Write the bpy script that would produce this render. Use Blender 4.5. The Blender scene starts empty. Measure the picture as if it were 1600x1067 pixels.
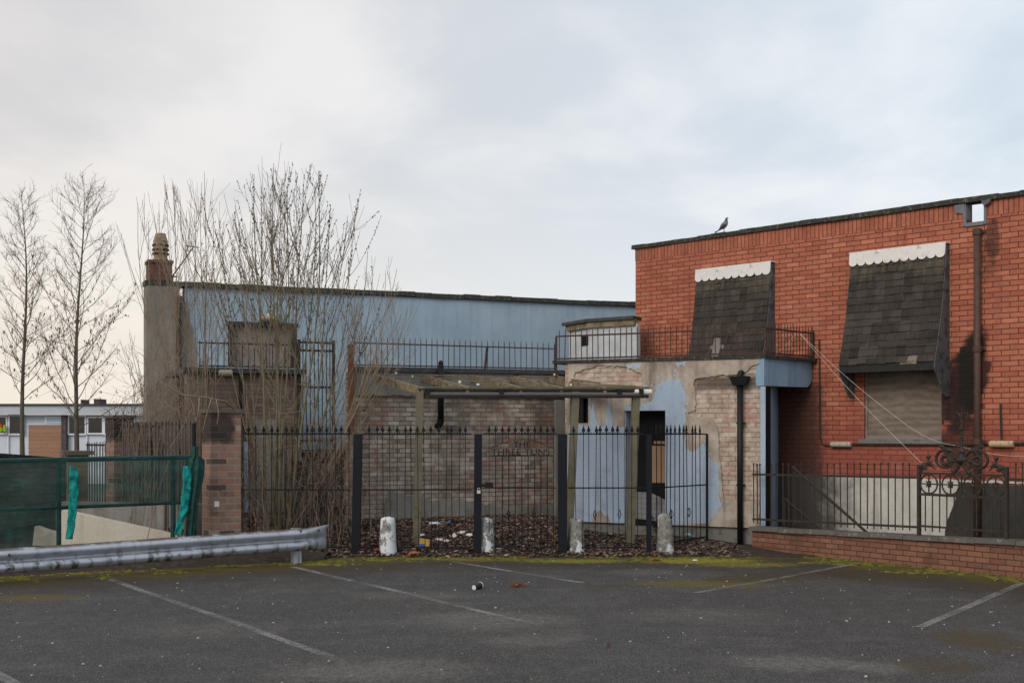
import bpy, math, random
from mathutils import Vector, Matrix, noise as mnoise
from mathutils.geometry import tessellate_polygon
sc = bpy.context.scene
COL = sc.collection
R = math.radians
PI = math.pi

# ------------------------------------------------------------------ camera, sky, sun, exposure
H, F, CX, YH = 1.9, 1950.0, 800.0, 672.0      # eye height (m), focal length (px of the 1600 px photo), principal column, horizon row
cd = bpy.data.cameras.new('camera'); cam = bpy.data.objects.new('camera', cd); COL.objects.link(cam)
cam.location = (0, 0, H); cam.rotation_euler = (R(90), 0, 0)
cd.sensor_width = 36; cd.lens = 36 * F / 1600; cd.shift_y = (YH - 533.5) / 1600
cd.clip_start = 0.1; cd.clip_end = 2000
sc.camera = cam
sc.view_settings.view_transform = 'Standard'; sc.view_settings.look = 'None'
sc.view_settings.exposure = 0.0; sc.view_settings.gamma = 1.0

SUN_EL, SUN_AZ = R(32), R(-146)              # azimuth clockwise from +Y (view direction): from the left, a little behind the camera
w = bpy.data.worlds.new('World'); sc.world = w; w.use_nodes = True
nt = w.node_tree; nt.nodes.clear()
def wn(t, **k):
    n = nt.nodes.new(t)
    for a, b in k.items(): setattr(n, a, b)
    return n
def wl(a, b): nt.links.new(a, b)
def wmath(op, a, b=None, c=None, clamp=False):
    n = wn('ShaderNodeMath', operation=op, use_clamp=clamp)
    for i, v in enumerate((a, b, c)):
        if v is None: continue
        if isinstance(v, (int, float)): n.inputs[i].default_value = v
        else: wl(v, n.inputs[i])
    return n.outputs[0]
def wmix(f, a, b):
    n = wn('ShaderNodeMix', data_type='RGBA')
    for i, v in ((0, f), (6, a), (7, b)):
        if isinstance(v, (int, float)): n.inputs[i].default_value = v
        elif isinstance(v, tuple): n.inputs[i].default_value = (*v, 1)
        else: wl(v, n.inputs[i])
    return n.outputs[2]
def wramp(v, a, b):
    n = wn('ShaderNodeMapRange', interpolation_type='SMOOTHSTEP')
    wl(v, n.inputs[0]); n.inputs[1].default_value = a; n.inputs[2].default_value = b
    return n.outputs[0]
tc = wn('ShaderNodeTexCoord'); sx = wn('ShaderNodeSeparateXYZ'); wl(tc.outputs['Generated'], sx.inputs[0])
dx, dy, dz = sx.outputs
zz = wmath('ADD', wmath('MAXIMUM', dz, 0.0), 0.16)
cv = wn('ShaderNodeCombineXYZ'); wl(wmath('DIVIDE', dx, zz), cv.inputs[0]); wl(wmath('DIVIDE', dy, zz), cv.inputs[1])
def wnoise(scale, detail, rough, off, dist=0.0):
    mp = wn('ShaderNodeMapping'); wl(cv.outputs[0], mp.inputs[0]); mp.inputs['Location'].default_value = off
    mp.inputs['Scale'].default_value = (1.0, 0.8, 1)
    n = wn('ShaderNodeTexNoise'); wl(mp.outputs[0], n.inputs['Vector'])
    n.inputs['Scale'].default_value = scale; n.inputs['Detail'].default_value = detail
    n.inputs['Roughness'].default_value = rough; n.inputs['Distortion'].default_value = dist
    return n.outputs['Fac']
sky = wn('ShaderNodeTexSky', sky_type='NISHITA', sun_disc=False)
sky.sun_elevation = SUN_EL; sky.sun_rotation = SUN_AZ; sky.air_density = 1.2; sky.dust_density = 2.0
skys = wn('ShaderNodeVectorMath', operation='SCALE'); wl(sky.outputs[0], skys.inputs[0]); skys.inputs['Scale'].default_value = 0.11
az = wmath('DIVIDE', dx, wmath('MAXIMUM', wmath('ABSOLUTE', dy), 0.2))      # left - right
side = wramp(az, -0.45, 0.45)
base = wmix(side, (0.715, 0.695, 0.70), (0.66, 0.755, 0.85))
n1 = wnoise(0.75, 5, 0.52, (3.1, 1.7, 0), 0.25)
n2 = wnoise(1.7, 6, 0.55, (7.3, 2.2, 0), 0.35)
lum = wmath('ADD', wmath('MULTIPLY', n1, 0.56), wmath('MULTIPLY', n2, 0.44))
lit = wramp(lum, 0.42, 0.60)
bright = wmix(side, (0.90, 0.865, 0.845), (0.90, 0.94, 0.975))
cloud = wmix(lit, base, bright)
gap = wmath('MULTIPLY', wramp(wnoise(0.9, 4, 0.5, (1.4, 9.6, 0), 0.2), 0.55, 0.72), wmath('MULTIPLY', wramp(az, -0.1, 0.4), 0.55))
cloud = wmix(gap, cloud, (0.60, 0.76, 0.91))
hz = wramp(dz, 0.24, 0.0)                                                     # pale towards the horizon, warm on the left
hcol = wmix(wramp(az, -0.42, 0.12), (1.0, 0.90, 0.76), (0.93, 0.935, 0.94))
cloud = wmix(wmath('MULTIPLY', hz, 0.85), cloud, hcol)
full = wmix(0.93, skys.outputs[0], cloud)
bg = wn('ShaderNodeBackground'); wl(full, bg.inputs[0]); bg.inputs[1].default_value = 1.0
wo = wn('ShaderNodeOutputWorld'); wl(bg.outputs[0], wo.inputs[0])

sd = bpy.data.lights.new('sun', 'SUN'); sd.energy = 1.6; sd.angle = R(30); sd.color = (1.0, 0.93, 0.84)
so = bpy.data.objects.new('sun', sd); COL.objects.link(so)
sv = Vector((math.sin(SUN_AZ) * math.cos(SUN_EL), math.cos(SUN_AZ) * math.cos(SUN_EL), math.sin(SUN_EL)))
so.location = sv * 60; so.rotation_euler = (-sv).to_track_quat('-Z', 'Y').to_euler()

# ------------------------------------------------------------------ geometry helpers
def P(px, py, Y): return Vector(((px - CX) / F * Y, Y, H + (YH - py) / F * Y))
def G(px, py, z=0.0): return P(px, py, (H - z) * F / (py - YH))
def lerp(a, b, t): return a + (b - a) * t
class Frame:                                   # local x along a wall (left to right), local y away from the viewer, z up
    def __init__(s, p0, p1, z=0.0):
        s.o = Vector((p0[0], p0[1], z)); d = Vector((p1[0] - p0[0], p1[1] - p0[1], 0)); s.L = d.length; s.u = d.normalized()
        s.w = Vector((-s.u.y, s.u.x, 0))
        s.M = Matrix(((s.u.x, s.w.x, 0, s.o.x), (s.u.y, s.w.y, 0, s.o.y), (0, 0, 1, z), (0, 0, 0, 1)))
    def hit(s, px, py, v=0.0):                 # where the sight line through a photo point meets the plane v in front of the wall
        d = Vector(((px - CX) / F, 1, (YH - py) / F)); c = Vector((0, 0, H))
        q = s.o - s.w * v; t = (q - c).dot(s.w) / d.dot(s.w); p = c + d * t
        return (p - s.o).dot(s.u), p.z - s.o.z
    def x(s, px, v=0.0): return s.hit(px, YH, v)[0]
    def z(s, px, py, v=0.0): return s.hit(px, py, v)[1]
    def W(s, x, v, z): return s.o + s.u * x - s.w * v + Vector((0, 0, z))
class MB:
    def __init__(s): s.v = []; s.f = []; s.mi = []; s.cur = 0
    def add(s, vs, fs):
        b = len(s.v); s.v += [Vector(p) for p in vs]
        for f in fs: s.f.append([i + b for i in f]); s.mi.append(s.cur)
        return s
    def box(s, x0, x1, y0, y1, z0, z1):
        return s.add([(x0,y0,z0),(x1,y0,z0),(x1,y1,z0),(x0,y1,z0),(x0,y0,z1),(x1,y0,z1),(x1,y1,z1),(x0,y1,z1)],
                     [(3,2,1,0),(4,5,6,7),(0,1,5,4),(1,2,6,5),(2,3,7,6),(3,0,4,7)])
    def hexa(s, a): return s.add(a, [(3,2,1,0),(4,5,6,7),(0,1,5,4),(1,2,6,5),(2,3,7,6),(3,0,4,7)])
    def bar(s, p, q, wd, hg, up=(0, 0, 1)):    # rectangular bar between two points
        p = Vector(p); q = Vector(q); d = (q - p).normalized(); sdv = d.cross(Vector(up))
        if sdv.length < 1e-4: sdv = d.cross(Vector((1, 0, 0)))
        sdv.normalize(); u = sdv.cross(d).normalized(); a = sdv * wd / 2; b = u * hg / 2
        return s.hexa([p-a-b, p+a-b, q+a-b, q-a-b, p-a+b, p+a+b, q+a+b, q-a+b])
    def tube(s, pts, rad, n=6, cap=True):
        pts = [Vector(p) for p in pts]; m = len(pts)
        if isinstance(rad, (int, float)): rad = [rad] * m
        base = len(s.v); t0 = (pts[1] - pts[0]).normalized(); a = t0.orthogonal().normalized()
        for i, p in enumerate(pts):
            t = (pts[min(i+1, m-1)] - pts[max(i-1, 0)])
            t = t.normalized() if t.length > 1e-9 else t0
            a = (a - t * a.dot(t)); a = a.normalized() if a.length > 1e-6 else t.orthogonal().normalized()
            b = t.cross(a)
            for k in range(n):
                an = 2 * PI * k / n; s.v.append(p + (a * math.cos(an) + b * math.sin(an)) * rad[i])
        for i in range(m - 1):
            for k in range(n):
                k2 = (k + 1) % n
                s.f.append([base+i*n+k, base+i*n+k2, base+(i+1)*n+k2, base+(i+1)*n+k]); s.mi.append(s.cur)
        if cap:
            s.f.append([base + k for k in range(n)][::-1]); s.mi.append(s.cur)
            s.f.append([base + (m-1)*n + k for k in range(n)]); s.mi.append(s.cur)
        return s
    def lathe(s, prof, n=16, c=(0, 0, 0)):     # profile of (radius, z)
        base = len(s.v)
        for r, z in prof:
            for k in range(n):
                an = 2 * PI * k / n; s.v.append(Vector((c[0] + r*math.cos(an), c[1] + r*math.sin(an), c[2] + z)))
        for i in range(len(prof) - 1):
            for k in range(n):
                k2 = (k + 1) % n
                s.f.append([base+i*n+k, base+i*n+k2, base+(i+1)*n+k2, base+(i+1)*n+k]); s.mi.append(s.cur)
        s.f.append([base + k for k in range(n)][::-1]); s.mi.append(s.cur)
        s.f.append([base + (len(prof)-1)*n + k for k in range(n)]); s.mi.append(s.cur)
        return s
    def prism(s, loops, y0, y1):               # outline (and holes) in the local xz plane, from y0 (front) to y1 (back)
        tris = tessellate_polygon([[Vector((x, z, 0)) for x, z in lp] for lp in loops])
        flat = [p for lp in loops for p in lp]; n = len(flat); vs = [(x, y0, z) for x, z in flat] + [(x, y1, z) for x, z in flat]; fs = []
        for t in tris:
            a, b, c = [flat[i] for i in t]
            if (b[0]-a[0])*(c[1]-a[1]) - (b[1]-a[1])*(c[0]-a[0]) < 0: t = (t[0], t[2], t[1])
            fs.append(tuple(t)); fs.append((t[0]+n, t[2]+n, t[1]+n))
        k = 0
        for lp in loops:
            m = len(lp)
            for i in range(m): fs.append((k+i, k+i+n, k+(i+1) % m+n, k+(i+1) % m))
            k += m
        return s.add(vs, fs)
    def xf(s, M): s.v = [M @ p for p in s.v]; return s
    def mesh(s, name, mats, smooth=False):
        me = bpy.data.meshes.new(name); me.from_pydata([tuple(p) for p in s.v], [], s.f)
        for m in (mats if isinstance(mats, (list, tuple)) else [mats]): me.materials.append(m)
        if isinstance(mats, (list, tuple)): me.polygons.foreach_set('material_index', s.mi)
        if smooth: me.polygons.foreach_set('use_smooth', [True] * len(me.polygons))
        me.update(); return me
    def build(s, name, mats, parent=None, smooth=False, at=None, world=False):
        if world and parent is not None:
            inv = parent.matrix_basis.inverted(); s.v = [inv @ p for p in s.v]
        if at is not None: s.v = [p - Vector(at) for p in s.v]
        o = bpy.data.objects.new(name, s.mesh(name, mats, smooth)); COL.objects.link(o)
        if at is not None: o.location = at
        if parent is not None: o.parent = parent
        return o
def tag(o, label=None, cat=None, group=None, kind=None):
    if label: o['label'] = label
    if cat: o['category'] = cat
    if group: o['group'] = group
    if kind: o['kind'] = kind
    return o
def thing(name, label, cat, at=(0, 0, 0), group=None, M=None):
    o = bpy.data.objects.new(name, None); COL.objects.link(o); o.empty_display_size = 0.2
    if M is not None: o.matrix_basis = M
    else: o.location = at
    return tag(o, label, cat, group)
def inst(parent, name, me, loc, rotz=0.0, scale=None):
    o = bpy.data.objects.new(name, me); COL.objects.link(o); o.location = loc; o.rotation_euler = (0, 0, rotz)
    if scale: o.scale = scale
    if parent is not None: o.parent = parent
    return o
def ragged(pts, rnd, step=0.05, amp=0.014, keep=()):
    out = []
    m = len(pts)
    for i in range(m):
        a = Vector(pts[i]); b = Vector(pts[(i+1) % m]); out.append(tuple(a))
        if i in keep: continue
        n = int((b - a).length / step)
        for k in range(1, n):
            p = a.lerp(b, k / n); out.append((p.x + rnd.uniform(-amp, amp), p.y + rnd.uniform(-amp, amp)))
    return out

# ------------------------------------------------------------------ materials
def srgb(r, g, b):
    f = lambda c: (c/255/12.92) if c/255 <= 0.04045 else ((c/255+0.055)/1.055)**2.4
    return (f(r), f(g), f(b))
class Mat:
    def __init__(s, name, rough=0.85, spec=0.3, metal=0.0):
        s.m = bpy.data.materials.new(name); s.m.use_nodes = True; s.t = s.m.node_tree
        s.b = s.t.nodes['Principled BSDF']; s.out = s.t.nodes['Material Output']
        s.b.inputs['Roughness'].default_value = rough; s.b.inputs['Metallic'].default_value = metal
        s.b.inputs['Specular IOR Level'].default_value = spec
        s.tc = s.n('ShaderNodeTexCoord'); s.obj = s.tc.outputs['Object']; s.h = None
    def n(s, t, **k):
        n = s.t.nodes.new(t)
        for a, b in k.items(): setattr(n, a, b)
        return n
    def set(s, sock, v):
        if isinstance(v, (int, float)): sock.default_value = v
        elif isinstance(v, (tuple, list)):
            sock.default_value = (*v, 1) if len(v) == 3 and len(sock.default_value) == 4 else v
        else: s.t.links.new(v, sock)
    def map(s, scale=(1, 1, 1), loc=(0, 0, 0), vec=None, rot=(0, 0, 0)):
        m = s.n('ShaderNodeMapping'); s.t.links.new(vec or s.obj, m.inputs[0])
        m.inputs['Scale'].default_value = scale; m.inputs['Location'].default_value = loc; m.inputs['Rotation'].default_value = rot
        return m.outputs[0]
    def noise(s, scale, detail=4, rough=0.55, vec=None, dist=0.0, out='Fac'):
        n = s.n('ShaderNodeTexNoise'); s.t.links.new(vec or s.obj, n.inputs['Vector'])
        n.inputs['Scale'].default_value = scale; n.inputs['Detail'].default_value = detail
        n.inputs['Roughness'].default_value = rough; n.inputs['Distortion'].default_value = dist
        return n.outputs[out]
    def voro(s, scale, vec=None, feature='F1', out='Distance'):
        n = s.n('ShaderNodeTexVoronoi', feature=feature); s.t.links.new(vec or s.obj, n.inputs['Vector']); n.inputs['Scale'].default_value = scale
        return n.outputs[out]
    def math(s, op, a, b=None, c=None, clamp=False):
        n = s.n('ShaderNodeMath', operation=op, use_clamp=clamp)
        for i, v in enumerate((a, b, c)):
            if v is not None: s.set(n.inputs[i], v)
        return n.outputs[0]
    def step(s, v, a, b, lo=0.0, hi=1.0):
        n = s.n('ShaderNodeMapRange', interpolation_type='SMOOTHSTEP'); s.set(n.inputs[0], v)
        n.inputs[1].default_value = a; n.inputs[2].default_value = b; n.inputs[3].default_value = lo; n.inputs[4].default_value = hi
        return n.outputs[0]
    def mix(s, f, a, b, mode='MIX'):
        n = s.n('ShaderNodeMix', data_type='RGBA', blend_type=mode); s.set(n.inputs[0], f); s.set(n.inputs[6], a); s.set(n.inputs[7], b)
        return n.outputs[2]
    def xyz(s, vec=None):
        n = s.n('ShaderNodeSeparateXYZ'); s.t.links.new(vec or s.obj, n.inputs[0]); return n.outputs
    def comb(s, x, y, z=0.0):
        n = s.n('ShaderNodeCombineXYZ')
        for i, v in enumerate((x, y, z)): s.set(n.inputs[i], v)
        return n.outputs[0]
    def col(s, c): s.set(s.b.inputs['Base Color'], c); return s
    def bump(s, h, strength=0.5, dist=0.01):
        n = s.n('ShaderNodeBump'); n.inputs['Strength'].default_value = strength; n.inputs['Distance'].default_value = dist
        s.set(n.inputs['Height'], h)
        if s.h is not None: s.t.links.new(s.h, n.inputs['Normal'])
        s.h = n.outputs[0]; s.t.links.new(s.h, s.b.inputs['Normal']); return s
def plain(name, c, rough=0.7, var=0.25, scale=6, bump=0.15, metal=0.0, spec=0.3, c2=None, thr=(0.5, 0.68), detail=6):
    m = Mat(name, rough, spec, metal)
    dark = tuple(x * (1 - var) for x in c); c1 = m.mix(m.noise(scale, 5), dark, tuple(min(1, x * (1 + var)) for x in c))
    if c2: c1 = m.mix(m.step(m.noise(scale * 1.7, detail, 0.62), *thr), c1, c2)
    m.col(c1)
    if bump: m.bump(m.noise(scale * 8, 4), bump, 0.006)
    return m.m
def brick(name, c1, c2, mortar, bw=0.225, bh=0.075, ms=0.007, offset=0.5, swap=False, stains=(), bump=0.7, noisec=0.25, dirt=None, rough=0.88, patches=(), extra=None, odd=()):
    m = Mat(name, rough, 0.25); x, y, z = m.xyz()
    u = m.math('ADD', x, y); v = m.comb(z, u) if swap else m.comb(u, z)
    jit = m.noise(2.2, 2, 0.5, out='Color')
    wob = m.n('ShaderNodeVectorMath', operation='MULTIPLY_ADD'); m.t.links.new(jit, wob.inputs[0]); wob.inputs[1].default_value = (0.012, 0.012, 0); m.t.links.new(v, wob.inputs[2])
    b = m.n('ShaderNodeTexBrick'); m.t.links.new(wob.outputs[0], b.inputs['Vector']); b.offset = offset
    b.inputs['Color1'].default_value = (*c1, 1); b.inputs['Color2'].default_value = (*c2, 1); b.inputs['Mortar'].default_value = (*mortar, 1)
    b.inputs['Scale'].default_value = 1; b.inputs['Mortar Size'].default_value = ms; b.inputs['Mortar Smooth'].default_value = 0.25
    b.inputs['Brick Width'].default_value = bw; b.inputs['Row Height'].default_value = bh; b.inputs['Bias'].default_value = 0.0
    c = b.outputs['Color']; fac = b.outputs['Fac']
    # hue and value of each brick
    cell = m.n('ShaderNodeTexVoronoi'); 
    nn = m.noise(9, 5, 0.6); c = m.mix(m.step(nn, 0.3, 0.75, 0.0, noisec), c, tuple(k * 0.45 for k in c1))
    c = m.mix(m.step(m.noise(38, 3, 0.6), 0.5, 0.75, 0, 0.35), c, tuple(min(1, k * 1.45) for k in c2))
    for pc, sc_, lo, hi, amt in patches:
        c = m.mix(m.step(m.noise(sc_, 6, 0.62, vec=m.map(loc=(sc_ * 3.7, 1.3, sc_))), lo, hi, 0, amt), c, pc)
    b2 = m.n('ShaderNodeTexBrick'); m.t.links.new(wob.outputs[0], b2.inputs['Vector']); b2.offset = offset      # one random value per brick
    b2.inputs['Color1'].default_value = (0, 0, 0, 1); b2.inputs['Color2'].default_value = (1, 1, 1, 1); b2.inputs['Mortar'].default_value = (0.5, 0.5, 0.5, 1)
    for k, q in (('Scale', 1), ('Mortar Size', ms), ('Brick Width', bw), ('Row Height', bh)): b2.inputs[k].default_value = q
    rv_ = b2.outputs['Color']; m.brickval = rv_
    for pc, lo, hi, amt, reg in odd:        # bricks of another colour, thick in some regions
        k = m.step(rv_, lo, hi); 
        if reg: k = m.math('MULTIPLY', k, m.step(m.noise(reg[0], 4, 0.6, vec=m.map(loc=(reg[0] * 5, 2, reg[0]))), reg[1], reg[2]))
        k = m.math('MULTIPLY', k, m.math('SUBTRACT', 1.0, m.math('MULTIPLY', fac, 0.7)))
        c = m.mix(m.math('MULTIPLY', k, amt), c, pc)
    if extra: c = extra(m, c, fac)
    if dirt:
        c = m.mix(m.step(m.noise(1.1, 6, 0.6, vec=m.map((1.6, 1.6, 0.5))), 0.45, 0.75, 0, dirt[1]), c, dirt[0])
    for pc, bx, soft, amt in stains:        # marks of their own, in wall coordinates (x0, x1, z0, z1)
        d = m.noise(7, 5, 0.6)
        def edge(val, lo, hi):
            a = m.step(m.math('ADD', val, m.math('MULTIPLY', m.math('SUBTRACT', d, 0.5), soft * 3)), lo - soft, lo + soft)
            e = m.step(m.math('ADD', val, m.math('MULTIPLY', m.math('SUBTRACT', d, 0.5), soft * 3)), hi + soft, hi - soft)
            return m.math('MULTIPLY', a, e)
        k = m.math('MULTIPLY', m.math('MULTIPLY', edge(x, bx[0], bx[1]), edge(z, bx[2], bx[3])), amt)
        c = m.mix(k, c, pc)
    m.col(c); m.bump(m.math('SUBTRACT', 1.0, fac), bump, 0.012); m.bump(m.noise(60, 4), 0.35, 0.004)
    return m.m
# ---- material set
RB1, RB2 = (0.375, 0.115, 0.068), (0.47, 0.165, 0.10)
m_black = plain('black_paint', (0.009, 0.011, 0.015), 0.6, 0.3, 9, 0.2, spec=0.15, c2=(0.025, 0.028, 0.034), thr=(0.66, 0.78))
m_iron = plain('dark_iron', (0.030, 0.025, 0.021), 0.7, 0.3, 14, 0.3, c2=(0.075, 0.05, 0.036), thr=(0.5, 0.7))
m_rust = plain('rusted_iron', (0.05, 0.03, 0.024), 0.75, 0.35, 16, 0.3, c2=(0.12, 0.05, 0.028), thr=(0.5, 0.66))
m_rustpost = plain('orange_rust', (0.17, 0.075, 0.038), 0.85, 0.4, 12, 0.4, c2=(0.05, 0.03, 0.025), thr=(0.55, 0.66))
m_galv = Mat('galvanised_steel', 0.5, 0.5, 0.35)
def _galv(m):
    x, y, z = m.xyz(); st = m.noise(3, 6, 0.62, vec=m.map((3.2, 3.2, 0.5)))
    c = m.mix(m.noise(2.2, 5), (0.32, 0.36, 0.42), (0.48, 0.52, 0.59))
    low = m.step(z, 0.42, 0.16)
    c = m.mix(m.math('MULTIPLY', m.step(st, 0.46, 0.66), m.math('ADD', m.math('MULTIPLY', low, 0.85), 0.2)), c, (0.045, 0.05, 0.035))
    c = m.mix(m.step(m.noise(11, 5, 0.65), 0.62, 0.74, 0, 0.35), c, (0.16, 0.12, 0.095))
    ge = m.n('ShaderNodeNewGeometry'); up = m.xyz(ge.outputs['Normal'])[2]        # dirt lying on the upper ledge
    c = m.mix(m.math('MULTIPLY', m.step(up, 0.55, 0.85), m.step(m.noise(6, 5, 0.65), 0.3, 0.55)), c, (0.10, 0.07, 0.052))
    m.col(c).bump(m.noise(30, 4), 0.2, 0.004)
_galv(m_galv); m_galv = m_galv.m
m_timber = plain('mossy_post_timber', (0.14, 0.125, 0.092), 0.9, 0.35, 5, 0.5, c2=(0.10, 0.105, 0.04), thr=(0.52, 0.66))
m_rafter = plain('weathered_rafter_timber', (0.23, 0.18, 0.118), 0.9, 0.4, 5, 0.3, c2=(0.105, 0.092, 0.058), thr=(0.44, 0.66))
m_pvc = plain('grey_plastic_gutter', (0.17, 0.16, 0.19), 0.45, 0.2, 7, 0.1, spec=0.5, c2=(0.06, 0.06, 0.06), thr=(0.6, 0.72))
m_bpvc = plain('black_plastic', (0.009, 0.009, 0.010), 0.5, 0.3, 9, 0.1, spec=0.25)
m_brown = plain('brown_cast_pipe', (0.075, 0.043, 0.032), 0.6, 0.3, 9, 0.25, c2=(0.035, 0.022, 0.018))
m_coping = plain('mossy_black_coping', (0.035, 0.035, 0.033), 0.95, 0.4, 9, 0.8, c2=(0.10, 0.10, 0.07), thr=(0.52, 0.66))
m_capstone = plain('lichened_coping_stone', (0.10, 0.092, 0.082), 0.95, 0.35, 7, 0.7, c2=(0.20, 0.185, 0.16), thr=(0.54, 0.68))
m_conc = plain('grey_concrete', (0.17, 0.165, 0.15), 0.95, 0.25, 5, 0.5, c2=(0.09, 0.09, 0.075), thr=(0.5, 0.7))
m_white = plain('white_window_plastic', (0.62, 0.66, 0.72), 0.4, 0.06, 3, 0.0, spec=0.5)
m_trim = plain('white_board_paint', (0.66, 0.64, 0.62), 0.6, 0.14, 8, 0.2, c2=(0.30, 0.26, 0.22), thr=(0.56, 0.72))
m_glass = plain('dark_glass', (0.012, 0.011, 0.013), 0.15, 0.4, 2, 0.0, spec=0.6)
m_glassb = plain('pale_glass', (0.28, 0.36, 0.46), 0.15, 0.2, 4, 0.0, spec=0.6)
m_door = plain('black_door_paint', (0.009, 0.009, 0.010), 0.6, 0.3, 7, 0.2, spec=0.15)
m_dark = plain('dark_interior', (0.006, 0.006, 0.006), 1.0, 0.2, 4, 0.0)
m_teal = plain('teal_fabric', (0.0, 0.24, 0.22), 0.6, 0.3, 8, 0.6, c2=(0.0, 0.10, 0.10), thr=(0.5, 0.62))
m_gtube = plain('green_painted_tube', (0.012, 0.045, 0.045), 0.5, 0.3, 9, 0.2, c2=(0.03, 0.08, 0.075))
m_lamp = plain('pale_lamp_plastic', (0.42, 0.40, 0.31), 0.45, 0.15, 9, 0.1, spec=0.5, c2=(0.26, 0.23, 0.16))
m_lamptan = plain('yellowed_lamp_plastic', (0.46, 0.34, 0.20), 0.45, 0.15, 9, 0.1, spec=0.5, c2=(0.26, 0.18, 0.10))
m_pot = plain('buff_clay_pot', (0.27, 0.20, 0.125), 0.9, 0.3, 9, 0.4, c2=(0.13, 0.095, 0.065), thr=(0.5, 0.68))
m_rope = plain('pale_cord', (0.62, 0.55, 0.48), 0.8, 0.1, 9, 0.0)
m_felt = plain('dark_roof_felt', (0.05, 0.052, 0.055), 0.9, 0.3, 5, 0.4, c2=(0.09, 0.09, 0.07))
m_steel = plain('zinc_lead', (0.16, 0.17, 0.19), 0.5, 0.3, 14, 0.3, metal=0.3)
m_redtile = plain('dark_red_roof_tile', (0.10, 0.03, 0.028), 0.9, 0.3, 9, 0.4)

def render_mat(name, ca, cb, streak, streak_amt=0.6, scale=1.0, fine=0.0, crack=False, extra=None, green=None):
    m = Mat(name, 0.92, 0.2)
    c = m.mix(m.step(m.noise(1.3 * scale, 6, 0.6), 0.3, 0.7), ca, cb)
    c = m.mix(m.step(m.noise(2.0, 6, 0.62, vec=m.map((2.6, 2.6, 0.28))), 0.48, 0.72, 0, streak_amt), c, streak)
    c = m.mix(m.step(m.noise(26, 5, 0.65), 0.5, 0.72, 0, 0.25), c, tuple(k * 0.5 for k in streak))
    if green: c = m.mix(m.step(m.noise(3.1, 5, 0.6, vec=m.map(loc=(4, 2, 7))), 0.56, 0.7, 0, green[1]), c, green[0])
    if extra: c = extra(m, c)
    m.col(c); m.bump(m.noise(40, 5), 0.35, 0.005); m.bump(m.noise(2.5, 4), 0.3, 0.03)
    return m.m
def _blue_top(m, c):
    x, y, z = m.xyz()      # rain streaks running down from the coping
    s = m.noise(2.4, 5, 0.65, vec=m.map((3.5, 3.5, 0.12)))
    top = m.step(z, 3.3, 4.75)
    return m.mix(m.math('MULTIPLY', m.math('MULTIPLY', m.step(s, 0.45, 0.76), top), 0.28), c, (0.12, 0.145, 0.155))
m_bluewall = render_mat('faded_blue_render', (0.25, 0.345, 0.43), (0.32, 0.42, 0.51), (0.19, 0.245, 0.29), 0.3, 0.6, extra=_blue_top)
m_bluepaint = render_mat('blue_masonry_paint', (0.32, 0.395, 0.50), (0.375, 0.455, 0.565), (0.21, 0.255, 0.315), 0.45, 1.4, green=((0.22, 0.19, 0.13), 0.25))
m_bluedeep = render_mat('blue_fascia_paint', (0.21, 0.31, 0.43), (0.26, 0.37, 0.49), (0.12, 0.16, 0.20), 0.5, 1.6)
m_beige = render_mat('bare_beige_render', (0.27, 0.225, 0.19), (0.46, 0.40, 0.335), (0.14, 0.115, 0.095), 0.8, 2.4, green=((0.40, 0.30, 0.19), 0.5))
m_stackrender = render_mat('grey_stack_render', (0.19, 0.175, 0.15), (0.26, 0.235, 0.205), (0.10, 0.09, 0.075), 0.6, 1.2, green=((0.13, 0.14, 0.08), 0.4))
m_greyrender = render_mat('grey_render', (0.19, 0.185, 0.175), (0.27, 0.26, 0.24), (0.09, 0.09, 0.08), 0.6, 1.6, green=((0.11, 0.115, 0.07), 0.5))
def _plinth(m, c):       # soot beside the porch steps plus the shade there, put into the colour
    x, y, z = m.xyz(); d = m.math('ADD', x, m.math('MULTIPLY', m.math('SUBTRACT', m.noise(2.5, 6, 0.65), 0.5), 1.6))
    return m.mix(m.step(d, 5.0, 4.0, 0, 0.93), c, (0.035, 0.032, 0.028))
m_whiterender = render_mat('dirty_shaded_white_render', (0.45, 0.43, 0.395), (0.56, 0.54, 0.50), (0.26, 0.24, 0.205), 0.6, 1.6, extra=_plinth)
m_creamwall = render_mat('cream_wall_paint', (0.50, 0.46, 0.38), (0.58, 0.54, 0.46), (0.34, 0.31, 0.25), 0.35, 1.5)
m_blackrender = render_mat('black_plinth_paint', (0.035, 0.035, 0.033), (0.06, 0.058, 0.052), (0.02, 0.02, 0.02), 0.5, 1.5)
m_shed = render_mat('flaking_white_panel', (0.40, 0.43, 0.46), (0.50, 0.53, 0.55), (0.34, 0.27, 0.18), 0.4, 3.0, green=((0.42, 0.33, 0.2), 0.7))

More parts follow.
